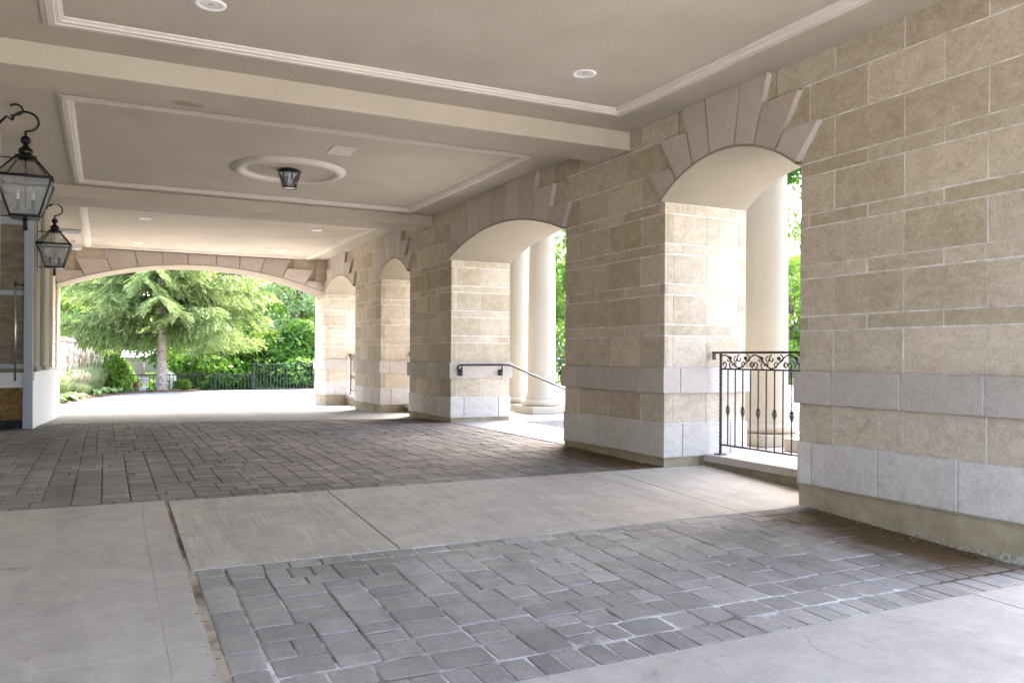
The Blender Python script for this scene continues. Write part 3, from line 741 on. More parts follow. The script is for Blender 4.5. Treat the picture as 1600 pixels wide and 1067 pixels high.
mb = MB(); mb.tube([(-1.17, 13.86, 2.2), (-1.07, 13.93, 2.2)], .009, 8); mb.lathe([(.0001, -.03), (.03, 0), (.0001, .03)], (-1.17, 13.86, 2.2), 12); mb.lathe([(.0001, -.02), (.022, 0), (.0001, .02)], (-1.07, 13.92, 2.2), 12)
build_local(mb, 'handle_bracket', BLACK, hd)

# ------------------------------------------------------------------ wall lanterns
def sph(mb, c, r, n=14):
    mb.lathe([(max(.0001, r * sin(pi * k / 8)), -r * cos(pi * k / 8)) for k in range(9)], c, n)
def wall_lantern(loc, s, arm, label):
    t = thing('wall_lantern', label, 'lantern', loc, 0, 'pair of black wall lanterns')
    R, B, TP = .225 * s, .115 * s, .072 * s; zr, zb, zt = 0, -.345 * s, .20 * s
    mb = MB(); e = .0095 * s
    cr = [(sx, sy) for sx, sy in ((1, 1), (-1, 1), (-1, -1), (1, -1))]
    for (sx, sy) in cr:
        mb.tube([(sx * B, sy * B, zb), (sx * R, sy * R, zr), (sx * TP, sy * TP, zt)], e, 6)
    for hh, r_, k in ((zb, B, 1.4), (zr, R, 1.5), (zt, TP, 1.2)):
        for i in range(4):
            a, b = cr[i], cr[(i + 1) % 4]; mb.tube([(a[0] * r_, a[1] * r_, hh), (b[0] * r_, b[1] * r_, hh)], e * k, 6)
    mb.box(-B, B, -B, B, zb - .012 * s, zb - .002 * s)
    fr = mb.build('frame', BLACK, t)
    mb = MB()
    for i in range(4):
        a, b = cr[i], cr[(i + 1) % 4]
        mb.add([(a[0] * B, a[1] * B, zb), (b[0] * B, b[1] * B, zb), (b[0] * R, b[1] * R, zr), (a[0] * R, a[1] * R, zr)], [(0, 1, 2, 3)], 1)
        mb.add([(a[0] * R, a[1] * R, zr), (b[0] * R, b[1] * R, zr), (b[0] * TP, b[1] * TP, zt), (a[0] * TP, a[1] * TP, zt)], [(0, 1, 2, 3)])
    mb.build('glass', [GLASS, GLASS_L], t)
    mb = MB(); mb.lathe([(TP * 1.3, zt - .01 * s), (TP * 1.3, zt + .02 * s), (.05 * s, zt + .03 * s), (.06 * s, zt + .05 * s), (.06 * s, zt + .08 * s), (.035 * s, zt + .1 * s), (.02 * s, zt + .125 * s)], n=20)
    sph(mb, (0, 0, zt + .165 * s), .045 * s); mb.tube([(0, 0, zt + .2 * s), (0, 0, zt + .25 * s)], .012 * s, 8); mb.build('finial', BLACK, t)
    mb = MB(); mb.tube([(0, 0, zb), (0, 0, zb - .09 * s)], .019 * s, 10); sph(mb, (0, 0, zb - .105 * s), .024 * s); mb.build('pendant', BLACK, t)
    mb = MB()
    for q in (-.06, .06): mb.tube([(q * s, 0, zb), (q * s, 0, zb + .16 * s)], [.015 * s, .015 * s], 10)
    mb.tube([(0, 0, zb), (0, 0, zt)], .005 * s, 6); mb.tube([(-.06 * s, 0, zb + .005), (.06 * s, 0, zb + .005)], .006, 6)
    cl = mb.build('candle_cluster', BLACK, t)
    for q in (-.06, .06):
        mb = MB(); mb.lathe([(.013 * s, .16 * s), (.016 * s, .19 * s), (.008 * s, .23 * s), (.0001, .25 * s)], (q * s, 0, zb), 10)
        mb.build('bulb', CANDLE, cl)
    # bracket: two straight arms and a scroll
    mb = MB()
    z0 = zt + .25 * s; pts = []
    for k in range(26):      # main crook rising from the finial, over towards the wall
        a = -pi / 2 + 1.5 * pi * k / 25; pts.append((.0 + .105 * s * cos(a), 0, z0 + .09 * s + .09 * s * sin(a)))
    pts = pts[::1]; mb.tube(pts, .011 * s, 7)
    p0 = pts[-1]; mb.tube([p0, (-arm * .5, 0, z0 + .12 * s), (-arm, 0, z0 - .08 * s)], .011 * s, 7)
    for z in (zt - .005 * s, zb + .0):
        m2 = MB(); m2.tube([(-B if z < 0 else -TP, 0, z), (-arm, 0, z)], .006 * s, 6); m2.build('support_bar', BLACK, t)
    up = [(-.12 * s, 0, z0 + .13 * s)] + [(-.08 * s + .055 * s * cos(-pi / 2 + 1.3 * pi * k / 12), 0, z0 + .19 * s + .05 * s * sin(-pi / 2 + 1.3 * pi * k / 12)) for k in range(13)]
    mb.tube(up, .009 * s, 7); mb.build('bracket', BLACK, t)
    mb = MB(); mb.bev(-arm - .03, -arm, -.045 * s, .045 * s, zb - .1 * s, z0 + .05 * s, .006); mb.build('back_plate', BLACK, t)
    return t
wall_lantern((-.69, 9.1, 2.86), 1.03, .32, 'nearer and larger of the two black wall lanterns, at the left edge of the photo')
wall_lantern((-.70, 14.35, 2.86), 1.0, .22, 'farther and smaller black wall lantern, hanging in front of the cream column cluster')

# ------------------------------------------------------------------ portico columns
def column(loc, label, first=None):
    if first: return dup(first, loc, label=label)
    t = thing('stone_column', label, 'column', loc, 0, 'round portico columns outside the arcade')
    mb = MB(); mb.bev(-.40, .40, -.40, .40, 0, .15, .008); mb.build('plinth', COL, t)
    mb = MB(); mb.lathe([(.30, .15)] + [(.345 + .05 * sin(pi * k / 10), .15 + .055 - .055 * cos(pi * k / 10)) for k in range(11)] + [(.325, .262), (.325, .285), (.30, .30), (.305, .315), (.285, .335)], n=56); mb.build('base', COL, t)
    mb = MB(); mb.lathe([(.272 + .03 * max(0, 1 - (z - .335) / .12) ** 2 * .5 - .028 * max(0, (z - 1.2) / 2.4) ** 1.5, z) for z in [.335, .36, .4, .46, .6, .9, 1.2, 1.6, 2.0, 2.4, 2.8, 3.2, 3.5]], n=56); mb.build('shaft', COL, t)
    mb = MB(); mb.lathe([(.245, 3.5), (.27, 3.5), (.27, 3.53), (.25, 3.54), (.25, 3.62), (.31, 3.68), (.33, 3.70)], n=56); mb.bev(-.35, .35, -.35, .35, 3.70, 3.78, .006); mb.build('capital', COL, t)
    return t
c0 = column((7.60, 7.98, .10), 'round cream column seen through the nearest arch behind the ornate railing')
column((7.60, 14.02, .10), 'round cream column beside the steps, the nearer and right one of the wide arch pair', c0)
column((7.60, 15.12, .10), 'round cream column in the wide arch, partly behind its nearer twin', c0)
column((7.60, 6.86, .10), 'round cream column outside the arcade hidden behind the near pier', c0)
t = thing('portico', 'cream entablature on the round portico columns, with an unseen flat slab added for shade', 'portico', (7.6, 10.5, 3.88))
mb = MB(); mb.bev(-.27, .27, -4.3, 5.3, 0, .35, .01); mb.bev(-.33, .33, -4.36, 5.36, .35, .42, .01); mb.build('architrave', COL, t)
mb = MB(); mb.bev(-1.53, .85, -4.9, 5.9, .43, .65, .01); mb.bev(-1.53, 1.0, -5.05, 6.05, .65, .79, .02); mb.build('added_shade_slab', COL, t)  # unseen slab added to shade the columns and terrace

# ------------------------------------------------------------------ kerb slabs and ornate railings in the narrow arches
def sill(y0, y1, label, zt=.214):
    t = thing('stone_sill', label, 'stone ledge', (5.78, (y0 + y1) / 2, zt), 0, 'stone ledges in the narrow arches')
    mb = MB(); mb.bev(5.485, 6.10, y0 + .003, y1 - .003, zt - .075, zt, .006, 0, .8); build_local(mb, 'slab', BELT, t)
    mb = MB(); mb.box(5.52, 6.06, y0 + .003, y1 - .003, -.8, zt - .075, 0); build_local(mb, 'foundation', PARGE, t)
sill(4.87, 6.65, 'pale stone ledge across the foot of the nearest arch under the ornate railing')
sill(14.29, 16.05, 'pale stone ledge across the foot of the narrow arch left of the handrail pier', .22)
sill(17.95, 20.65, 'pale stone ledge across the foot of the farthest arch of the arcade', .20)
mb = MB()
for a, b in ((14.29, 16.05), (17.95, 20.65), (.25, 2.95)): sheet(mb, 5.0, 5.5, a + .002, b - .002, .005)
struct(mb.build('threshold_slab', CONC))

def railing(y0, y1, zb, label, mirror=False):
    L = y1 - y0; X = 5.60
    t = thing('ornate_railing', label, 'railing', (X, y0, zb), 0, 'wrought iron railings with scroll panels in the arches')
    H = 1.03; HS = .87   # handrail, lower rail of the scroll band
    def put(mb, nm, m=IRON, par=None): return mb.build(nm, m, par or t)
    mb = MB(); mb.bev(-.022, .022, -.01, L - .005, H - .006, H + .016, .004); put(mb, 'handrail')
    for yy, zz in ((L - .0, 0),): mb = MB(); mb.bev(-.016, .016, L - .03, L - .005, H - .07, H - .006, .003); put(mb, 'handrail_bracket')
    mb = MB(); mb.bev(-.010, .010, .0, L - .12, HS - .008, HS + .008, .002); put(mb, 'scroll_rail')
    mb = MB(); mb.bev(-.010, .010, .0, L - .12, .095, .112, .002); put(mb, 'bottom_rail')
    def twist(y, z0, z1, r, tw=90, bask=False):
        mb = MB(); n = int((z1 - z0) / .012); vs = []
        for k in range(n + 1):
            z = z0 + (z1 - z0) * k / n; a = tw * (z - z0) / .1 * pi / 180 * 2
            for q in range(4):
                an = a + q * pi / 2; vs.append((r * 1.25 * cos(an), y + r * 1.25 * sin(an), z))
        fs = [(k * 4 + q, k * 4 + (q + 1) % 4, (k + 1) * 4 + (q + 1) % 4, (k + 1) * 4 + q) for k in range(n) for q in range(4)]
        mb.add(vs, fs)
        if bask:
            zc = (z0 + z1) / 2 - .03
            for q in range(4):
                mb.tube([(.020 * sin(pi * u) * cos(q * pi / 2 + 2.2 * u * pi), y + .020 * sin(pi * u) * sin(q * pi / 2 + 2.2 * u * pi), zc - .055 + .11 * u) for u in [v_ / 10 for v_ in range(11)]], .0045, 5)
        return mb
    for yy in (L - .12, .03):
        mb = twist(yy, 0.012, H - .006, .013, 120); p = put(mb, 'post'); mb = MB(); mb.bev(-.045, .045, yy - .045, yy + .045, 0, .012, .003); put(mb, 'foot_plate', IRON, p)
    n = int(round((L - .15) / .108)); st = (L - .15) / n
    for k in range(1, n):
        put(twist(L - .12 - k * st, .11, HS - .008, .0065, 150, k % 2 == 1), 'baluster')
    # running scroll of vine, leaves and round buds
    mb = MB(); n = 60; Lp = L - .15; per = .44
    def vine(u): return HS + .077 + .064 * sin(2 * pi * u / per + .9)
    pts = [(0, L - .12 - Lp * k / n, vine(Lp * k / n)) for k in range(n + 1)]; mb.tube(pts, .0075, 6)
    u = .02; side = 1
    def spiral(c, r, a0, turns, sgn):
        return [(0, c[0] + r * (1 - .8 * k / 18) * cos(a0 + sgn * turns * 2 * pi * k / 18), c[1] + r * (1 - .8 * k / 18) * sin(a0 + sgn * turns * 2 * pi * k / 18)) for k in range(19)]
    k = 0; u = .04
    while u < Lp - .06:
        y = L - .12 - u; zc = vine(u)
        up = -1 if zc > HS + .075 else 1
        zz = HS + .075 + up * .028
        mb.tube(spiral((y - .01, zz), .040, pi / 2 * up, .9, 1 if k % 2 else -1), .0068, 6)
        mb.tube(spiral((y - .07, HS + .075 - up * .02), .034, -pi / 2 * up, .85, -1 if k % 2 else 1), .006, 6)
        if k % 2 == 0: sph(mb, (0, y - .10, HS + .11), .020, 10)
        else:
            for dz in (-.012, 0, .012): mb.tube([(0, y - .05, HS + .05 + dz), (0, y - .09, HS + .035 + dz * 2)], [.008, .001], 5)
        u += .11; k += 1
    put(mb, 'scroll_panel')
    return t
railing(4.88, 6.63, .214, 'wrought iron railing with scrolled top band in the nearest arch')
railing(14.30, 16.03, .22, 'wrought iron railing mostly hidden behind the handrail pier in the third arch')
railing(17.96, 20.63, .20, 'wrought iron railing in the farthest arch of the arcade, only its left end showing')

# handrail down the steps
t = thing('stair_handrail', 'black handrail bracketed on the pier belt and sloping down the outside steps', 'handrail', (5.5, 12.16, 1.05))
mb = MB()
cu = [(5.10 - .035 * cos(a), 12.16, 1.045 - .035 + .035 * sin(a)) for a in [pi / 2 * 0 + 1.6 * pi * k / 14 - pi * 1.1 for k in range(15)]]
mb.tube(cu + [(5.10, 12.16, 1.055), (5.95, 12.16, 1.06), (6.02, 12.16, 1.05), (7.6, 12.16, .42)], .017, 8); build_local(mb, 'rail', BLACK, t)
for x in (5.14, 5.86):
    mb = MB(); mb.tube([(x, 12.16, 1.05), (x, 12.16, .975), (x, 12.2, .955)], .009, 6); mb.bev(x - .035, x + .035, 12.205, 12.242, .88, .98, .006); build_local(mb, 'bracket', BLACK, t)
mb = MB(); mb.tube([(7.55, 12.16, .43), (7.55, 12.16, -.7)], .017, 8); build_local(mb, 'post', BLACK, t)
t = thing('stair_handrail', 'black end knob of the matching handrail on the near side of the steps', 'handrail', (5.5, 8.74, 1.0))
mb = MB(); mb.tube([(5.02, 8.76, 1.0), (5.95, 8.76, 1.0), (7.6, 8.76, .38)], .017, 8); sph(mb, (5.03, 8.76, 1.0), .035); build_local(mb, 'rail', BLACK, t)
mb = MB(); mb.tube([(5.2, 8.76, 1.0), (5.2, 8.72, .96), (5.2, 8.66, .95)], .009, 6); build_local(mb, 'bracket', BLACK, t)
mb = MB(); mb.tube([(7.55, 8.76, .40), (7.55, 8.76, -.7)], .017, 8); build_local(mb, 'post', BLACK, t)

# ------------------------------------------------------------------ fences beyond
def fence(p, q, z0, h, label, step=.125, npost=2):
    p, q = Vector((*p, z0)), Vector((*q, z0)); d = q - p; L = d.length
    t = thing('metal_fence', label, 'fence', p, math.atan2(d.y, d.x))
    mb = MB()
    for z in (.05, h): mb.bev(0, L, -.02, .02, z - .02, z + .02, .004)
    n = int(L / step)
    for k in range(1, n): mb.box(k * L / n - .013, k * L / n + .013, -.013, .013, .06, h - .01)
    mb.build('picket_panel', FENCE, t)
    for k in range(npost + 1):
        x = L * k / npost; mb = MB(); mb.bev(x - .035, x + .035, -.035, .035, -.3, h + .04, .006); mb.bev(x - .042, x + .042, -.042, .042, h + .04, h + .06, .004); mb.build('post', FENCE, t)
fence((5.05, 32.1), (7.45, 31.2), -.13, .98, 'taller dark metal fence panel left of the end pier', .12, 1)
fence((-1.6, 33.0), (2.4, 32.7), -.60, 1.05, 'low dark metal fence behind the spruce trunk and flower bed', .13, 2)
fence((2.42, 32.7), (5.0, 32.2), -.58, 1.03, 'low dark metal fence in the middle of the end arch, right of the yellow shrub', .13, 2)
fence((7.5, 31.1), (16.9, 29.0), .1, .98, 'dark metal fence seen through the wide arch beyond the columns', .12, 4)
fence((16.95, 29.0), (27, 24.4), .1, .98, 'dark metal fence seen through the nearest arch beyond the ornate railing', .12, 4)

# ------------------------------------------------------------------ planting bed and plants
bed = [(-3.5, 22), (-1.25, 23.4), (-.9, 25.2), (-.35, 27.6), (.25, 29.4), (.85, 30.6), (1.7, 31.3), (2.5, 31.35), (3.1, 31.9), (3.0, 32.5), (-3.5, 32.9)]
mb = MB(); mb.prism(bed, -.3, -.085, 'Z'); struct(mb.build('flower_bed', MULCH))

def leaf_mesh(name, mat, P_, D_, U_, L_, Wd, R_, parent):
    """many small leaf faces: centre P, long axis D, side axis U, length L, width W, shade R (numpy arrays)"""
    n = len(P_); v = np.empty((n, 4, 3)); L_ = L_[:, None]; Wd = Wd[:, None]
    v[:, 0] = P_ - D_ * L_ * .5; v[:, 1] = P_ + U_ * Wd * .5 + D_ * L_ * .05; v[:, 2] = P_ + D_ * L_ * .5; v[:, 3] = P_ - U_ * Wd * .5 + D_ * L_ * .05
    me = bpy.data.meshes.new(name); me.vertices.add(4 * n); me.vertices.foreach_set('co', v.reshape(-1))
    me.loops.add(4 * n); me.loops.foreach_set('vertex_index', np.arange(4 * n, dtype=np.int32))
    me.polygons.add(n); me.polygons.foreach_set('loop_start', np.arange(0, 4 * n, 4, dtype=np.int32))
    me.materials.append(mat); at = me.attributes.new('rnd', 'FLOAT', 'FACE'); at.data.foreach_set('value', R_.astype(np.float32))
    me.update(calc_edges=True); me.validate()
    o = bpy.data.objects.new(name, me); S.collection.objects.link(o); o.parent = parent; return o
def unit(a): return a / (np.linalg.norm(a, axis=1, keepdims=True) + 1e-9)
def blob_leaves(rs, centres, radii, per, size, flat=.75, jit=.35):
    P_, R_ = [], []
    for c, r in zip(centres, radii):
        n = int(per * (r ** 2)); d = unit(rs.normal(size=(n, 3))); q = rs.uniform(.55, 1.05, (n, 1)) ** .6
        p = c + d * r * q * np.array([1, 1, flat]); P_.append(p)
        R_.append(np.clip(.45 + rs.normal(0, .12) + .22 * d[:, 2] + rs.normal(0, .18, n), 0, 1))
    P_ = np.concatenate(P_); R_ = np.concatenate(R_); n = len(P_)
    D_ = unit(rs.normal(size=(n, 3)) + np.array([0, 0, -.5])); U_ = unit(np.cross(D_, rs.normal(size=(n, 3))))
    L_ = rs.uniform(.7, 1.3, n) * size; return P_, D_, U_, L_, L_ * rs.uniform(.45, .7, n), R_
def broadleaf(seed, h, r, trunk_h, mat, size, label, name='leafy_tree', group='leafy trees beyond the fence', per=260, nb=34):
    rs = np.random.RandomState(seed); t = thing(name, label, 'tree', (0, 0, 0), 0, group)
    cs, rr = [], []
    for k in range(nb):
        f = rs.uniform(0, 1); z = trunk_h + (h - trunk_h) * f; env = r * (sin(pi * min(1, .18 + .78 * f)) ** .7)
        a = rs.uniform(0, 2 * pi); q = sqrt(rs.uniform(.15, 1)); br = r * rs.uniform(.24, .42)
        cs.append(np.array([cos(a) * q * env, sin(a) * q * env, z])); rr.append(br)
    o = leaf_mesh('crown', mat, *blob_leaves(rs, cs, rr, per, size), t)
    mb = MB(); n = 7; tr = .035 * h * .6 + .04
    pts = [(rs.normal(0, .02) * k, rs.normal(0, .02) * k, h * .8 * k / n) for k in range(n + 1)]
    mb.tube(pts, [tr * (1 - .85 * k / n) + .02 for k in range(n + 1)], 9)
    for k in range(0, nb, 2):
        c = cs[k]; z0 = max(trunk_h * .6, c[2] * .6); m_ = (c[0] * .45, c[1] * .45, z0 + (c[2] - z0) * .7)
        mb.tube([(0, 0, z0), m_, tuple(c)], [tr * .35, tr * .2, .012], 6)
    mb.build('trunk', BARK, t); return t
def spruce(loc):
    rs = np.random.RandomState(3); t = thing('spruce_tree', 'large pale green spruce with drooping boughs and bare pale trunk in the flower bed', 'tree', loc)
    H = 11.0
    mb = MB(); mb.tube([(0, 0, -.1), (0.02, 0, .15), (.02, 0, .6), (.04, 0, 2), (.0, .02, 5), (0, 0, 8), (0, 0, H)], [.27, .20, .165, .15, .12, .08, .02], 14)
    tr = mb.build('trunk', BARK2, t)
    P_, D_, L_, R_ = [], [], [], []; mb = MB()
    z = 2.0
    while z < H - .3:
        f = (z - 2.0) / (H - 2.0); R = 3.95 * (1 - f) ** .8 * rs.uniform(.8, 1.1) + .2; nb_ = rs.randint(4, 7); a0 = rs.uniform(0, 6.28)
        for b in range(nb_):
            a = a0 + 2 * pi * b / nb_ + rs.normal(0, .2); rr = R * rs.uniform(.75, 1.08); dv = np.array([cos(a), sin(a), 0]); sv_ = np.array([-sin(a), cos(a), 0])
            K = 10; pts = []
            drp = rs.uniform(.10, .22)
            for k in range(K + 1):
                u = k / K; pts.append(np.array([0, 0, z]) + dv * rr * u + np.array([0, 0, 1]) * (rr * (.06 * u - drp * u * u + .10 * u ** 4)))
            mb.tube([tuple(p) for p in pts], [.035 * (1 - .85 * k / K) * (rr / 4 + .3) for k in range(K + 1)], 5)
            shade = rs.normal(.5, .12)
            ntw = int(40 * rr)
            for k in range(ntw):       # side twigs clad in needle sprays
                u = rs.uniform(.12, 1.0); i = min(K - 1, int(u * K)); base = pts[i] + (pts[i + 1] - pts[i]) * (u * K - i)
                sg = rs.choice([-1, 1]); tl = rr * .26 * (1.15 - u * .75) * rs.uniform(.6, 1.2) + .12
                td = unit((dv * .75 + sv_ * sg * rs.uniform(.5, 1.1) + np.array([0, 0, -rs.uniform(.1, .55)]))[None])[0]
                m = max(3, int(tl / .045))
                q = np.linspace(.1, 1, m)[:, None]; pp = base + td * tl * q + np.array([0, 0, -1]) * (tl * .35 * q ** 2)
                P_.append(pp + rs.normal(0, .02, pp.shape)); dd = np.tile(td + np.array([0, 0, -.25]), (m, 1)) + rs.normal(0, .38, (m, 3)); D_.append(dd)
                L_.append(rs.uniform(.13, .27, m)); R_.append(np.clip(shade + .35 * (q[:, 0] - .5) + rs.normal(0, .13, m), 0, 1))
        z += rs.uniform(.26, .42)
    mb.build('limb', BARK, tr)
    P_ = np.concatenate(P_); D_ = unit(np.concatenate(D_)); L_ = np.concatenate(L_); R_ = np.concatenate(R_)
    U_ = unit(np.cross(D_, rs.normal(size=P_.shape)))
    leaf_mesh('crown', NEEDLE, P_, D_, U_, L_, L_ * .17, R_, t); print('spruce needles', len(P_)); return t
spruce((1.80, 32.0, -.1))

# leafy trees beyond the fence: one of each kind, then copies
A1 = broadleaf(1, 9.5, 3.0, 1.0, LEAF_A, .24, 'tall mid-green tree behind the fence right of the spruce')
B1 = broadleaf(2, 8.0, 2.7, .6, LEAF_B, .22, 'yellow-green leafy tree against the right side of the end arch')
C1 = broadleaf(3, 7.0, 2.4, .3, LEAF_C, .18, 'pale silvery-green tree behind the taller fence panel')
D1 = broadleaf(12, 2.7, 1.9, .15, LEAF_A, .20, 'broad low mid-green bush left end of the row behind the far fence', 'leafy_bush', 'bushes behind the fence', 420, 30)
E1 = broadleaf(13, 2.5, 1.7, .15, LEAF_B, .18, 'broad low yellow-green bush behind the pale flowering shrub', 'leafy_bush', 'bushes behind the fence', 420, 28)
D1.location = (-1.2, 37.8, -.5); E1.location = (4.9, 39.2, -.4)
A1.location = (6.2, 45.5, -.3); B1.location = (10.2, 40.5, -.4); C1.location = (8.1, 38.3, -.4)
TR = [(A1, 9.5, 50.5, 1.2, 1.15, 'dark leafy tree high behind the pale silvery tree'), (A1, 3.9, 50.5, 2.2, 1.1, 'mid-green tree filling the gap behind the spruce crown'),
      (A1, -3.2, 44, 4.0, 1.05, 'mid-green tree at the left side of the end arch behind the stone pillars'), (B1, -2.4, 51, 1.0, 1.2, 'yellow-green tree showing through the upper spruce boughs'),
      (B1, 4.3, 42.5, 5.0, .62, 'small yellow-green tree just right of the spruce trunk'), (B1, 12.6, 45.5, 3.0, 1.2, 'yellow-green tree at the far right beyond the end pier'),
      (D1, 7.8, 35.6, 4.0, 1.05, 'low mid-green bush directly behind the middle of the taller fence panel'), (C1, 5.6, 54, 2.0, 1.5, 'tall pale tree in the farthest row behind the mid-green one'), (D1, 4.4, 36.6, .7, 1.0, 'low dark green bushy tree directly behind the low fence'),
      (E1, 6.3, 36.2, 2.7, .95, 'low bright green bushy tree behind the low fence beside the taller panel'), (D1, 9.4, 35.4, 2.9, 1.0, 'low mid-green bushy tree behind the taller fence panel'),
      (E1, 3.3, 38.6, 3.9, 1.15, 'low yellow-green bush behind the trunk of the spruce'),
      (A1, 22.5, 38.0, .3, 1.25, 'mid-green tree seen through the wide arch right of the columns'), (B1, 18.6, 35.5, 1.3, .8, 'yellow-green tree in front in the gap of the wide arch'),
      (C1, 20.6, 35.4, 4.3, .6, 'pale bush above the fence in the gap of the wide arch'), (A1, 30.2, 31.5, 2.3, 1.35, 'tall mid-green tree seen through the nearest arch'),
      (B1, 27.5, 27.4, 3.3, .75, 'yellow-green tree low in the gap of the nearest arch'), (C1, 33.5, 31.0, 5.3, 1.3, 'pale tree behind in the gap of the nearest arch'),
      (A1, 15.5, 40, 3.5, 1.2, 'mid-green tree beyond the terrace hidden behind the piers'), (B1, 25.5, 34, 5.2, 1.15, 'yellow-green tree beyond the terrace between the two arches'),
      (A1, -7.5, 40, 2.0, 1.1, 'mid-green tree behind the entrance building'), (A1, 14.5, 55, 2.6, 1.5, 'large mid-green tree in the farthest row at the right'),
      (A1, -4.5, 58, 1.1, 1.6, 'large mid-green tree in the farthest row at the left'), (B1, 6.8, 61, 2.1, 1.5, 'large yellow-green tree in the farthest row behind the spruce')]
for (src, x, y, rz, sc, lab) in TR:
    c_ = dup(src, (x, y, -.45), rz, sc, lab)
mb = MB(); rs = np.random.RandomState(9)
cs = [np.array([rs.uniform(-25, 60), 0, 0]) for _ in range(90)]
for c in cs: c[1] = 62 - .25 * max(0, c[0] - 10) + rs.uniform(0, 12); c[2] = rs.uniform(0, 9)
far = leaf_mesh('far_woods', LEAF_A, *blob_leaves(rs, cs, [rs.uniform(2.4, 4) for _ in cs], 45, .6), None); stuff(far)
tag(far, 'dense green woods closing the view far behind the separate trees', 'woods')

def shrub(name, loc, r, h, mat, size, per, label, seed, nb=16, cat='shrub', stems=True):
    rs = np.random.RandomState(seed); t = thing(name, label, cat, loc)
    cs, rr = [], []
    for k in range(nb):
        a = rs.uniform(0, 2 * pi); q = sqrt(rs.uniform(0, 1)) * .62; z = rs.uniform(.25, .85)
        cs.append(np.array([cos(a) * q * r, sin(a) * q * r, z * h])); rr.append(r * .42)
    leaf_mesh('foliage', mat, *blob_leaves(rs, cs, rr, per, size, min(1.2, h / r * .6)), t)
    mb = MB()
    for c in cs[:8]: mb.tube([(0, 0, 0), tuple(c * .6), tuple(c)], [.02, .012, .005], 5)
    mb.build('stem', BARK, t); return t
shrub('round_shrub', (.16, 30.7, -.09), .70, 1.22, LEAF_B, .10, 2600, 'round yellow-green shrub left of the spruce between grasses and trunk', 5, 20)
shrub('low_shrub', (2.5, 31.7, -.09), .33, .42, LEAF_B, .08, 6000, 'low bright yellow-green shrub at the tip of the bed right of the spruce trunk', 6, 10)
shrub('flowering_shrub', (2.2, 34.2, -.6), .42, 1.5, FLOWER, .12, 1500, 'greyish white flowering shrub just right of the spruce trunk behind the fence', 7, 12)
shrub('dark_shrub', (-1.9, 33.9, -.5), 1.0, 1.9, LEAF_A, .14, 1500, 'dark green shrub behind the ornamental grasses', 8, 20)
shrub('dark_shrub', (.6, 35.2, -.6), .8, .85, LEAF_A, .14, 1500, 'dark green shrub in front of the shed behind the low fence', 9, 14)

def grass_clump(loc, r, h, seed, label, plumes=26):
    rs = np.random.RandomState(seed); t = thing('ornamental_grass', label, 'grass clump', loc, 0, 'clumps of tall ornamental grass')
    mb = MB()
    for k in range(420):
        a = rs.uniform(0, 2 * pi); q = rs.uniform(0, .35) * r; l = h * rs.uniform(.45, .85); lean = rs.uniform(.1, .9) * r; a2 = a + rs.normal(0, .4)
        b0 = np.array([cos(a) * q, sin(a) * q, 0]); dv = np.array([cos(a2), sin(a2), 0]); sd_ = np.array([-sin(a2), cos(a2), 0]) * .008
        pts = [b0, b0 + dv * lean * .35 + [0, 0, l * .6], b0 + dv * lean * .8 + [0, 0, l * .9], b0 + dv * lean * 1.25 + [0, 0, l * .82]]
        vs = []
        for i, p in enumerate(pts): wd = (1, .9, .6, .1)[i]; vs += [p - sd_ * wd, p + sd_ * wd]
        mb.add(vs, [(0, 1, 3, 2), (2, 3, 5, 4), (4, 5, 7, 6)], 0, float(rs.uniform(0, 1)))
    mb.build('blades', GRASSB, t)
    mb = MB()
    for k in range(plumes):
        a = rs.uniform(0, 2 * pi); q = rs.uniform(.1, .75) * r; z = h * rs.uniform(.8, 1.12); p = np.array([cos(a) * q, sin(a) * q, z]); tip = p + np.array([cos(a) * .05, sin(a) * .05, .22])
        mb.tube([(p[0] * .3, p[1] * .3, 0), tuple(p)], .004, 4, 0, .2); mb.tube([tuple(p), tuple((p + tip) / 2), tuple(tip)], [.008, .022, .004], 6, 0, float(rs.uniform(.3, 1)))
    mb.build('plumes', PLUME, t); return t
GL = ['tall feathery grass clump nearest the column plinth', 'tall feathery grass clump second from the column plinth', 'tall feathery grass clump third from the column plinth', 'tall feathery grass clump at the back beside the stone pillars', 'tall feathery grass clump next to the round shrub', 'short feathery grass clump in front along the drive edge']
for i, (x, y, r, h) in enumerate([(-1.12, 25.6, .5, .95), (-.85, 27.3, .55, 1.15), (-.55, 28.9, .55, 1.2), (-1.2, 28.9, .55, 1.25), (-.25, 30.2, .5, 1.1), (-.62, 26.9, .32, .55)]):
    grass_clump((x, y, -.09), r, h, 30 + i, GL[i])
def hosta(loc, r, seed, label):
    rs = np.random.RandomState(seed); t = thing('hosta', label, 'plant', loc, 0, 'hostas edging the bed'); mb = MB()
    for k in range(60):
        a = rs.uniform(0, 2 * pi); l = r * rs.uniform(.5, 1.1); e = rs.uniform(.2, 1.0); dv = np.array([cos(a), sin(a), 0]); sd_ = np.array([-sin(a), cos(a), 0]) * l * .28
        p0 = dv * .03; p1 = dv * l * .5 + [0, 0, l * .55 * e + .05]; p2 = dv * l + [0, 0, l * .35 * e]
        mb.add([p0, p1 - sd_, p1 + sd_, p2, p1 - [0, 0, .02]], [(0, 1, 4), (0, 4, 2), (1, 3, 4), (4, 3, 2)], 0, float(rs.uniform(0, 1)))
    mb.build('leaves', HOSTA, t)
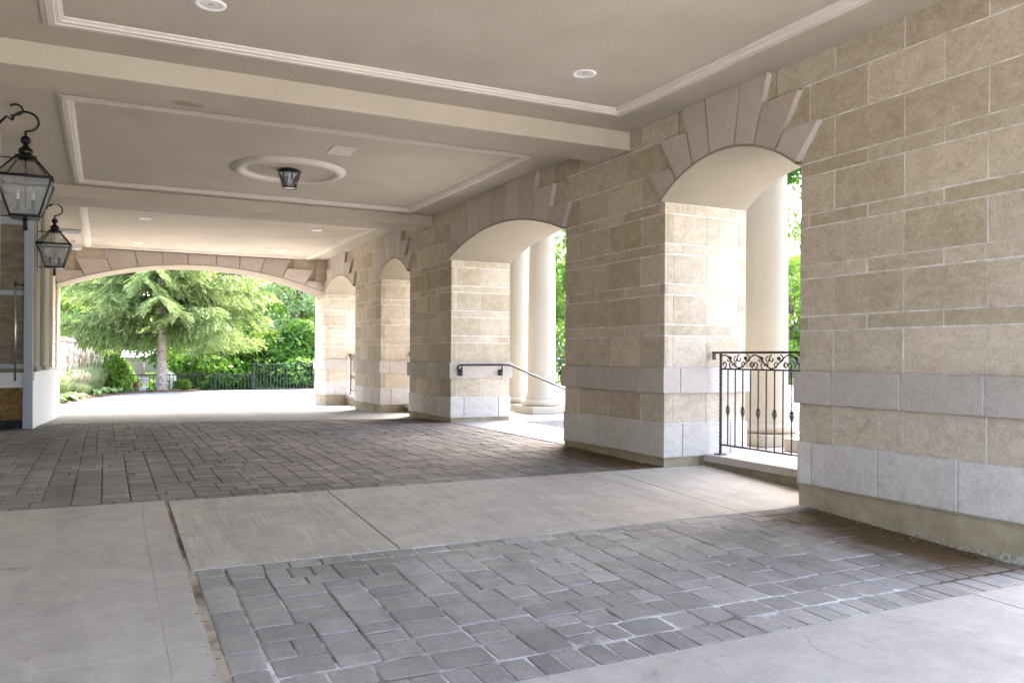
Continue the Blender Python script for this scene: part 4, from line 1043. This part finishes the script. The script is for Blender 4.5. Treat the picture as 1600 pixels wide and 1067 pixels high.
for i, (x, y, r) in enumerate([(-.95, 24.9, .38), (-.68, 25.9, .34), (-.2, 28.3, .3), (.12, 29.5, .36), (.45, 30.2, .32), (.85, 31.0, .28), (1.45, 31.15, .22), (-1.2, 24.2, .4)]):
    hosta((x, y, -.09), r, 50 + i, ['hosta at the corner of the bed closest to the plinth cap', 'hosta second along the bed edge from the plinth', 'hosta third along the bed edge, below the grass plumes', 'pale hosta in front of the round shrub', 'pale hosta right of the round shrub', 'small hosta between the round shrub and the spruce', 'tiny bluish hosta at the foot of the spruce trunk', 'hosta half hidden behind the white column plinth'][i])
shrub('low_shrub', (.95, 31.6, -.09), .16, .3, simple('dark_red_leaf', (.20, .02, .03), .6), .07, 9000, 'small dark red plant by the low fence left of the spruce', 61, 6)

# stone gate pillars, urn, shed and brick house
def pillar(x, y, label, first=None):
    if first: return dup(first, (x, y, -.2), label=label)
    t = thing('stone_pillar', label, 'pillar', (x, y, -.2), 0, 'pale stone garden pillars')
    mb = MB(); mb.bev(-.2, .2, -.2, .2, -.5, 1.75, .01, 0, .9); mb.build('shaft', STONE, t)
    mb = MB(); mb.bev(-.27, .27, -.27, .27, 1.75, 1.84, .015, 0, .9); mb.bev(-.23, .23, -.23, .23, 1.84, 1.90, .02, 0, .9); mb.build('cap', SOFFIT, t); return t
p0 = pillar(-1.22, 27.2, 'pale stone pillar nearest the column cluster'); pillar(-1.08, 29.2, 'pale stone pillar in the middle of the row', p0); pillar(-1.0, 31.3, 'pale stone pillar farthest back behind the grasses', p0)
t = thing('garden_urn', 'small grey stone urn on the bed between the red plant and spruce trunk', 'urn', (1.25, 32.0, -.09))
mb = MB(); mb.bev(-.16, .16, -.16, .16, 0, .10, .01); mb.build('plinth', WHITE, t)
mb = MB(); mb.lathe([(.10, .10), (.05, .16), (.05, .2), (.13, .3), (.16, .42), (.19, .44), (.17, .45), (.1, .42)], n=20); mb.build('bowl', WHITE, t)
t = thing('garden_shed', 'low timber shed with grey-green shingle roof behind the fence', 'shed', (1.0, 44, -1.15))
mb = MB(); mb.box(-1.0, .62, -.9, .9, 0, 1.15); mb.build('wall', WOOD, t)
mb = MB(); mb.prism([(-1.1, 1.1), (1.1, 1.1), (0, 1.95)], -1.1, .66, 'X'); mb.build('roof', SHEDR, t)
mb = MB(); mb.prism([(-1.05, 0), (1.05, 0), (.9, .9), (.3, 1.7), (0, 1.95), (-.3, 1.7), (-.9, .9)], .67, .75, 'X'); mb.build('gable', WOOD, t)
t = thing('brick_house', 'orange brick house with pale roof glimpsed through the trees left of the spruce trunk', 'house', (1.85, 57.1, -2.6))
mb = MB(); mb.box(-1.9, 1.9, -2, 2, 0, 3.6); mb.build('wall', BRICK, t)
mb = MB(); mb.prism([(-2.2, 3.6), (2.2, 3.6), (0, 4.05)], -2.05, 2.05, 'X'); mb.build('roof', ROOF, t)
mb = MB(); mb.bev(-1.4, -1.0, -1.4, -.9, 3.0, 5.1, .02); mb.build('chimney', BRICK, t)
for x in (-.9, .9):
    mb = MB(); mb.bev(x - .4, x + .4, -2.06, -1.98, 1.2, 2.3, .01); f = mb.build('window', WPAINT, t)

# wind-blown litter in the corners and along the joints
rng = random.Random(77); mb = MB()
def bit(x, y, r, z=None):
    a = rng.uniform(0, 6.28); z = fl(y) + .016 if z is None else z; c, s_ = cos(a) * r, sin(a) * r
    mb.add([(x - c, y - s_, z), (x + s_ * .5, y - c * .5, z + r * .35), (x + c, y + s_, z + r * .15), (x - s_ * .5, y + c * .5, z + .002)], [(0, 1, 2), (0, 2, 3)], 0, rng.random())
for k in range(170): bit(4.97 - abs(rng.gauss(0, .10)), rng.uniform(3.0, 4.8), rng.uniform(.006, .018))
for k in range(110): bit(4.97 - abs(rng.gauss(0, .10)), rng.uniform(6.7, 8.55), rng.uniform(.006, .018))
for k in range(60): bit(4.97 - abs(rng.gauss(0, .09)), rng.uniform(12.3, 14.2), rng.uniform(.008, .02))
for k in range(90): bit(.41 + rng.gauss(0, .025), rng.uniform(2.2, 6.5), rng.uniform(.004, .012))
for k in range(60): bit(rng.uniform(5.0, 5.47), rng.uniform(4.9, 6.6), rng.uniform(.006, .014))
for k in range(120): bit(rng.uniform(-1, 5), rng.uniform(2.6, 13), rng.uniform(.004, .011))
o = mb.build('leaf_litter', m_leaf('dry_leaf', [(.09, .055, .025), (.20, .13, .06), (.42, .36, .24)], .1)); stuff(o)
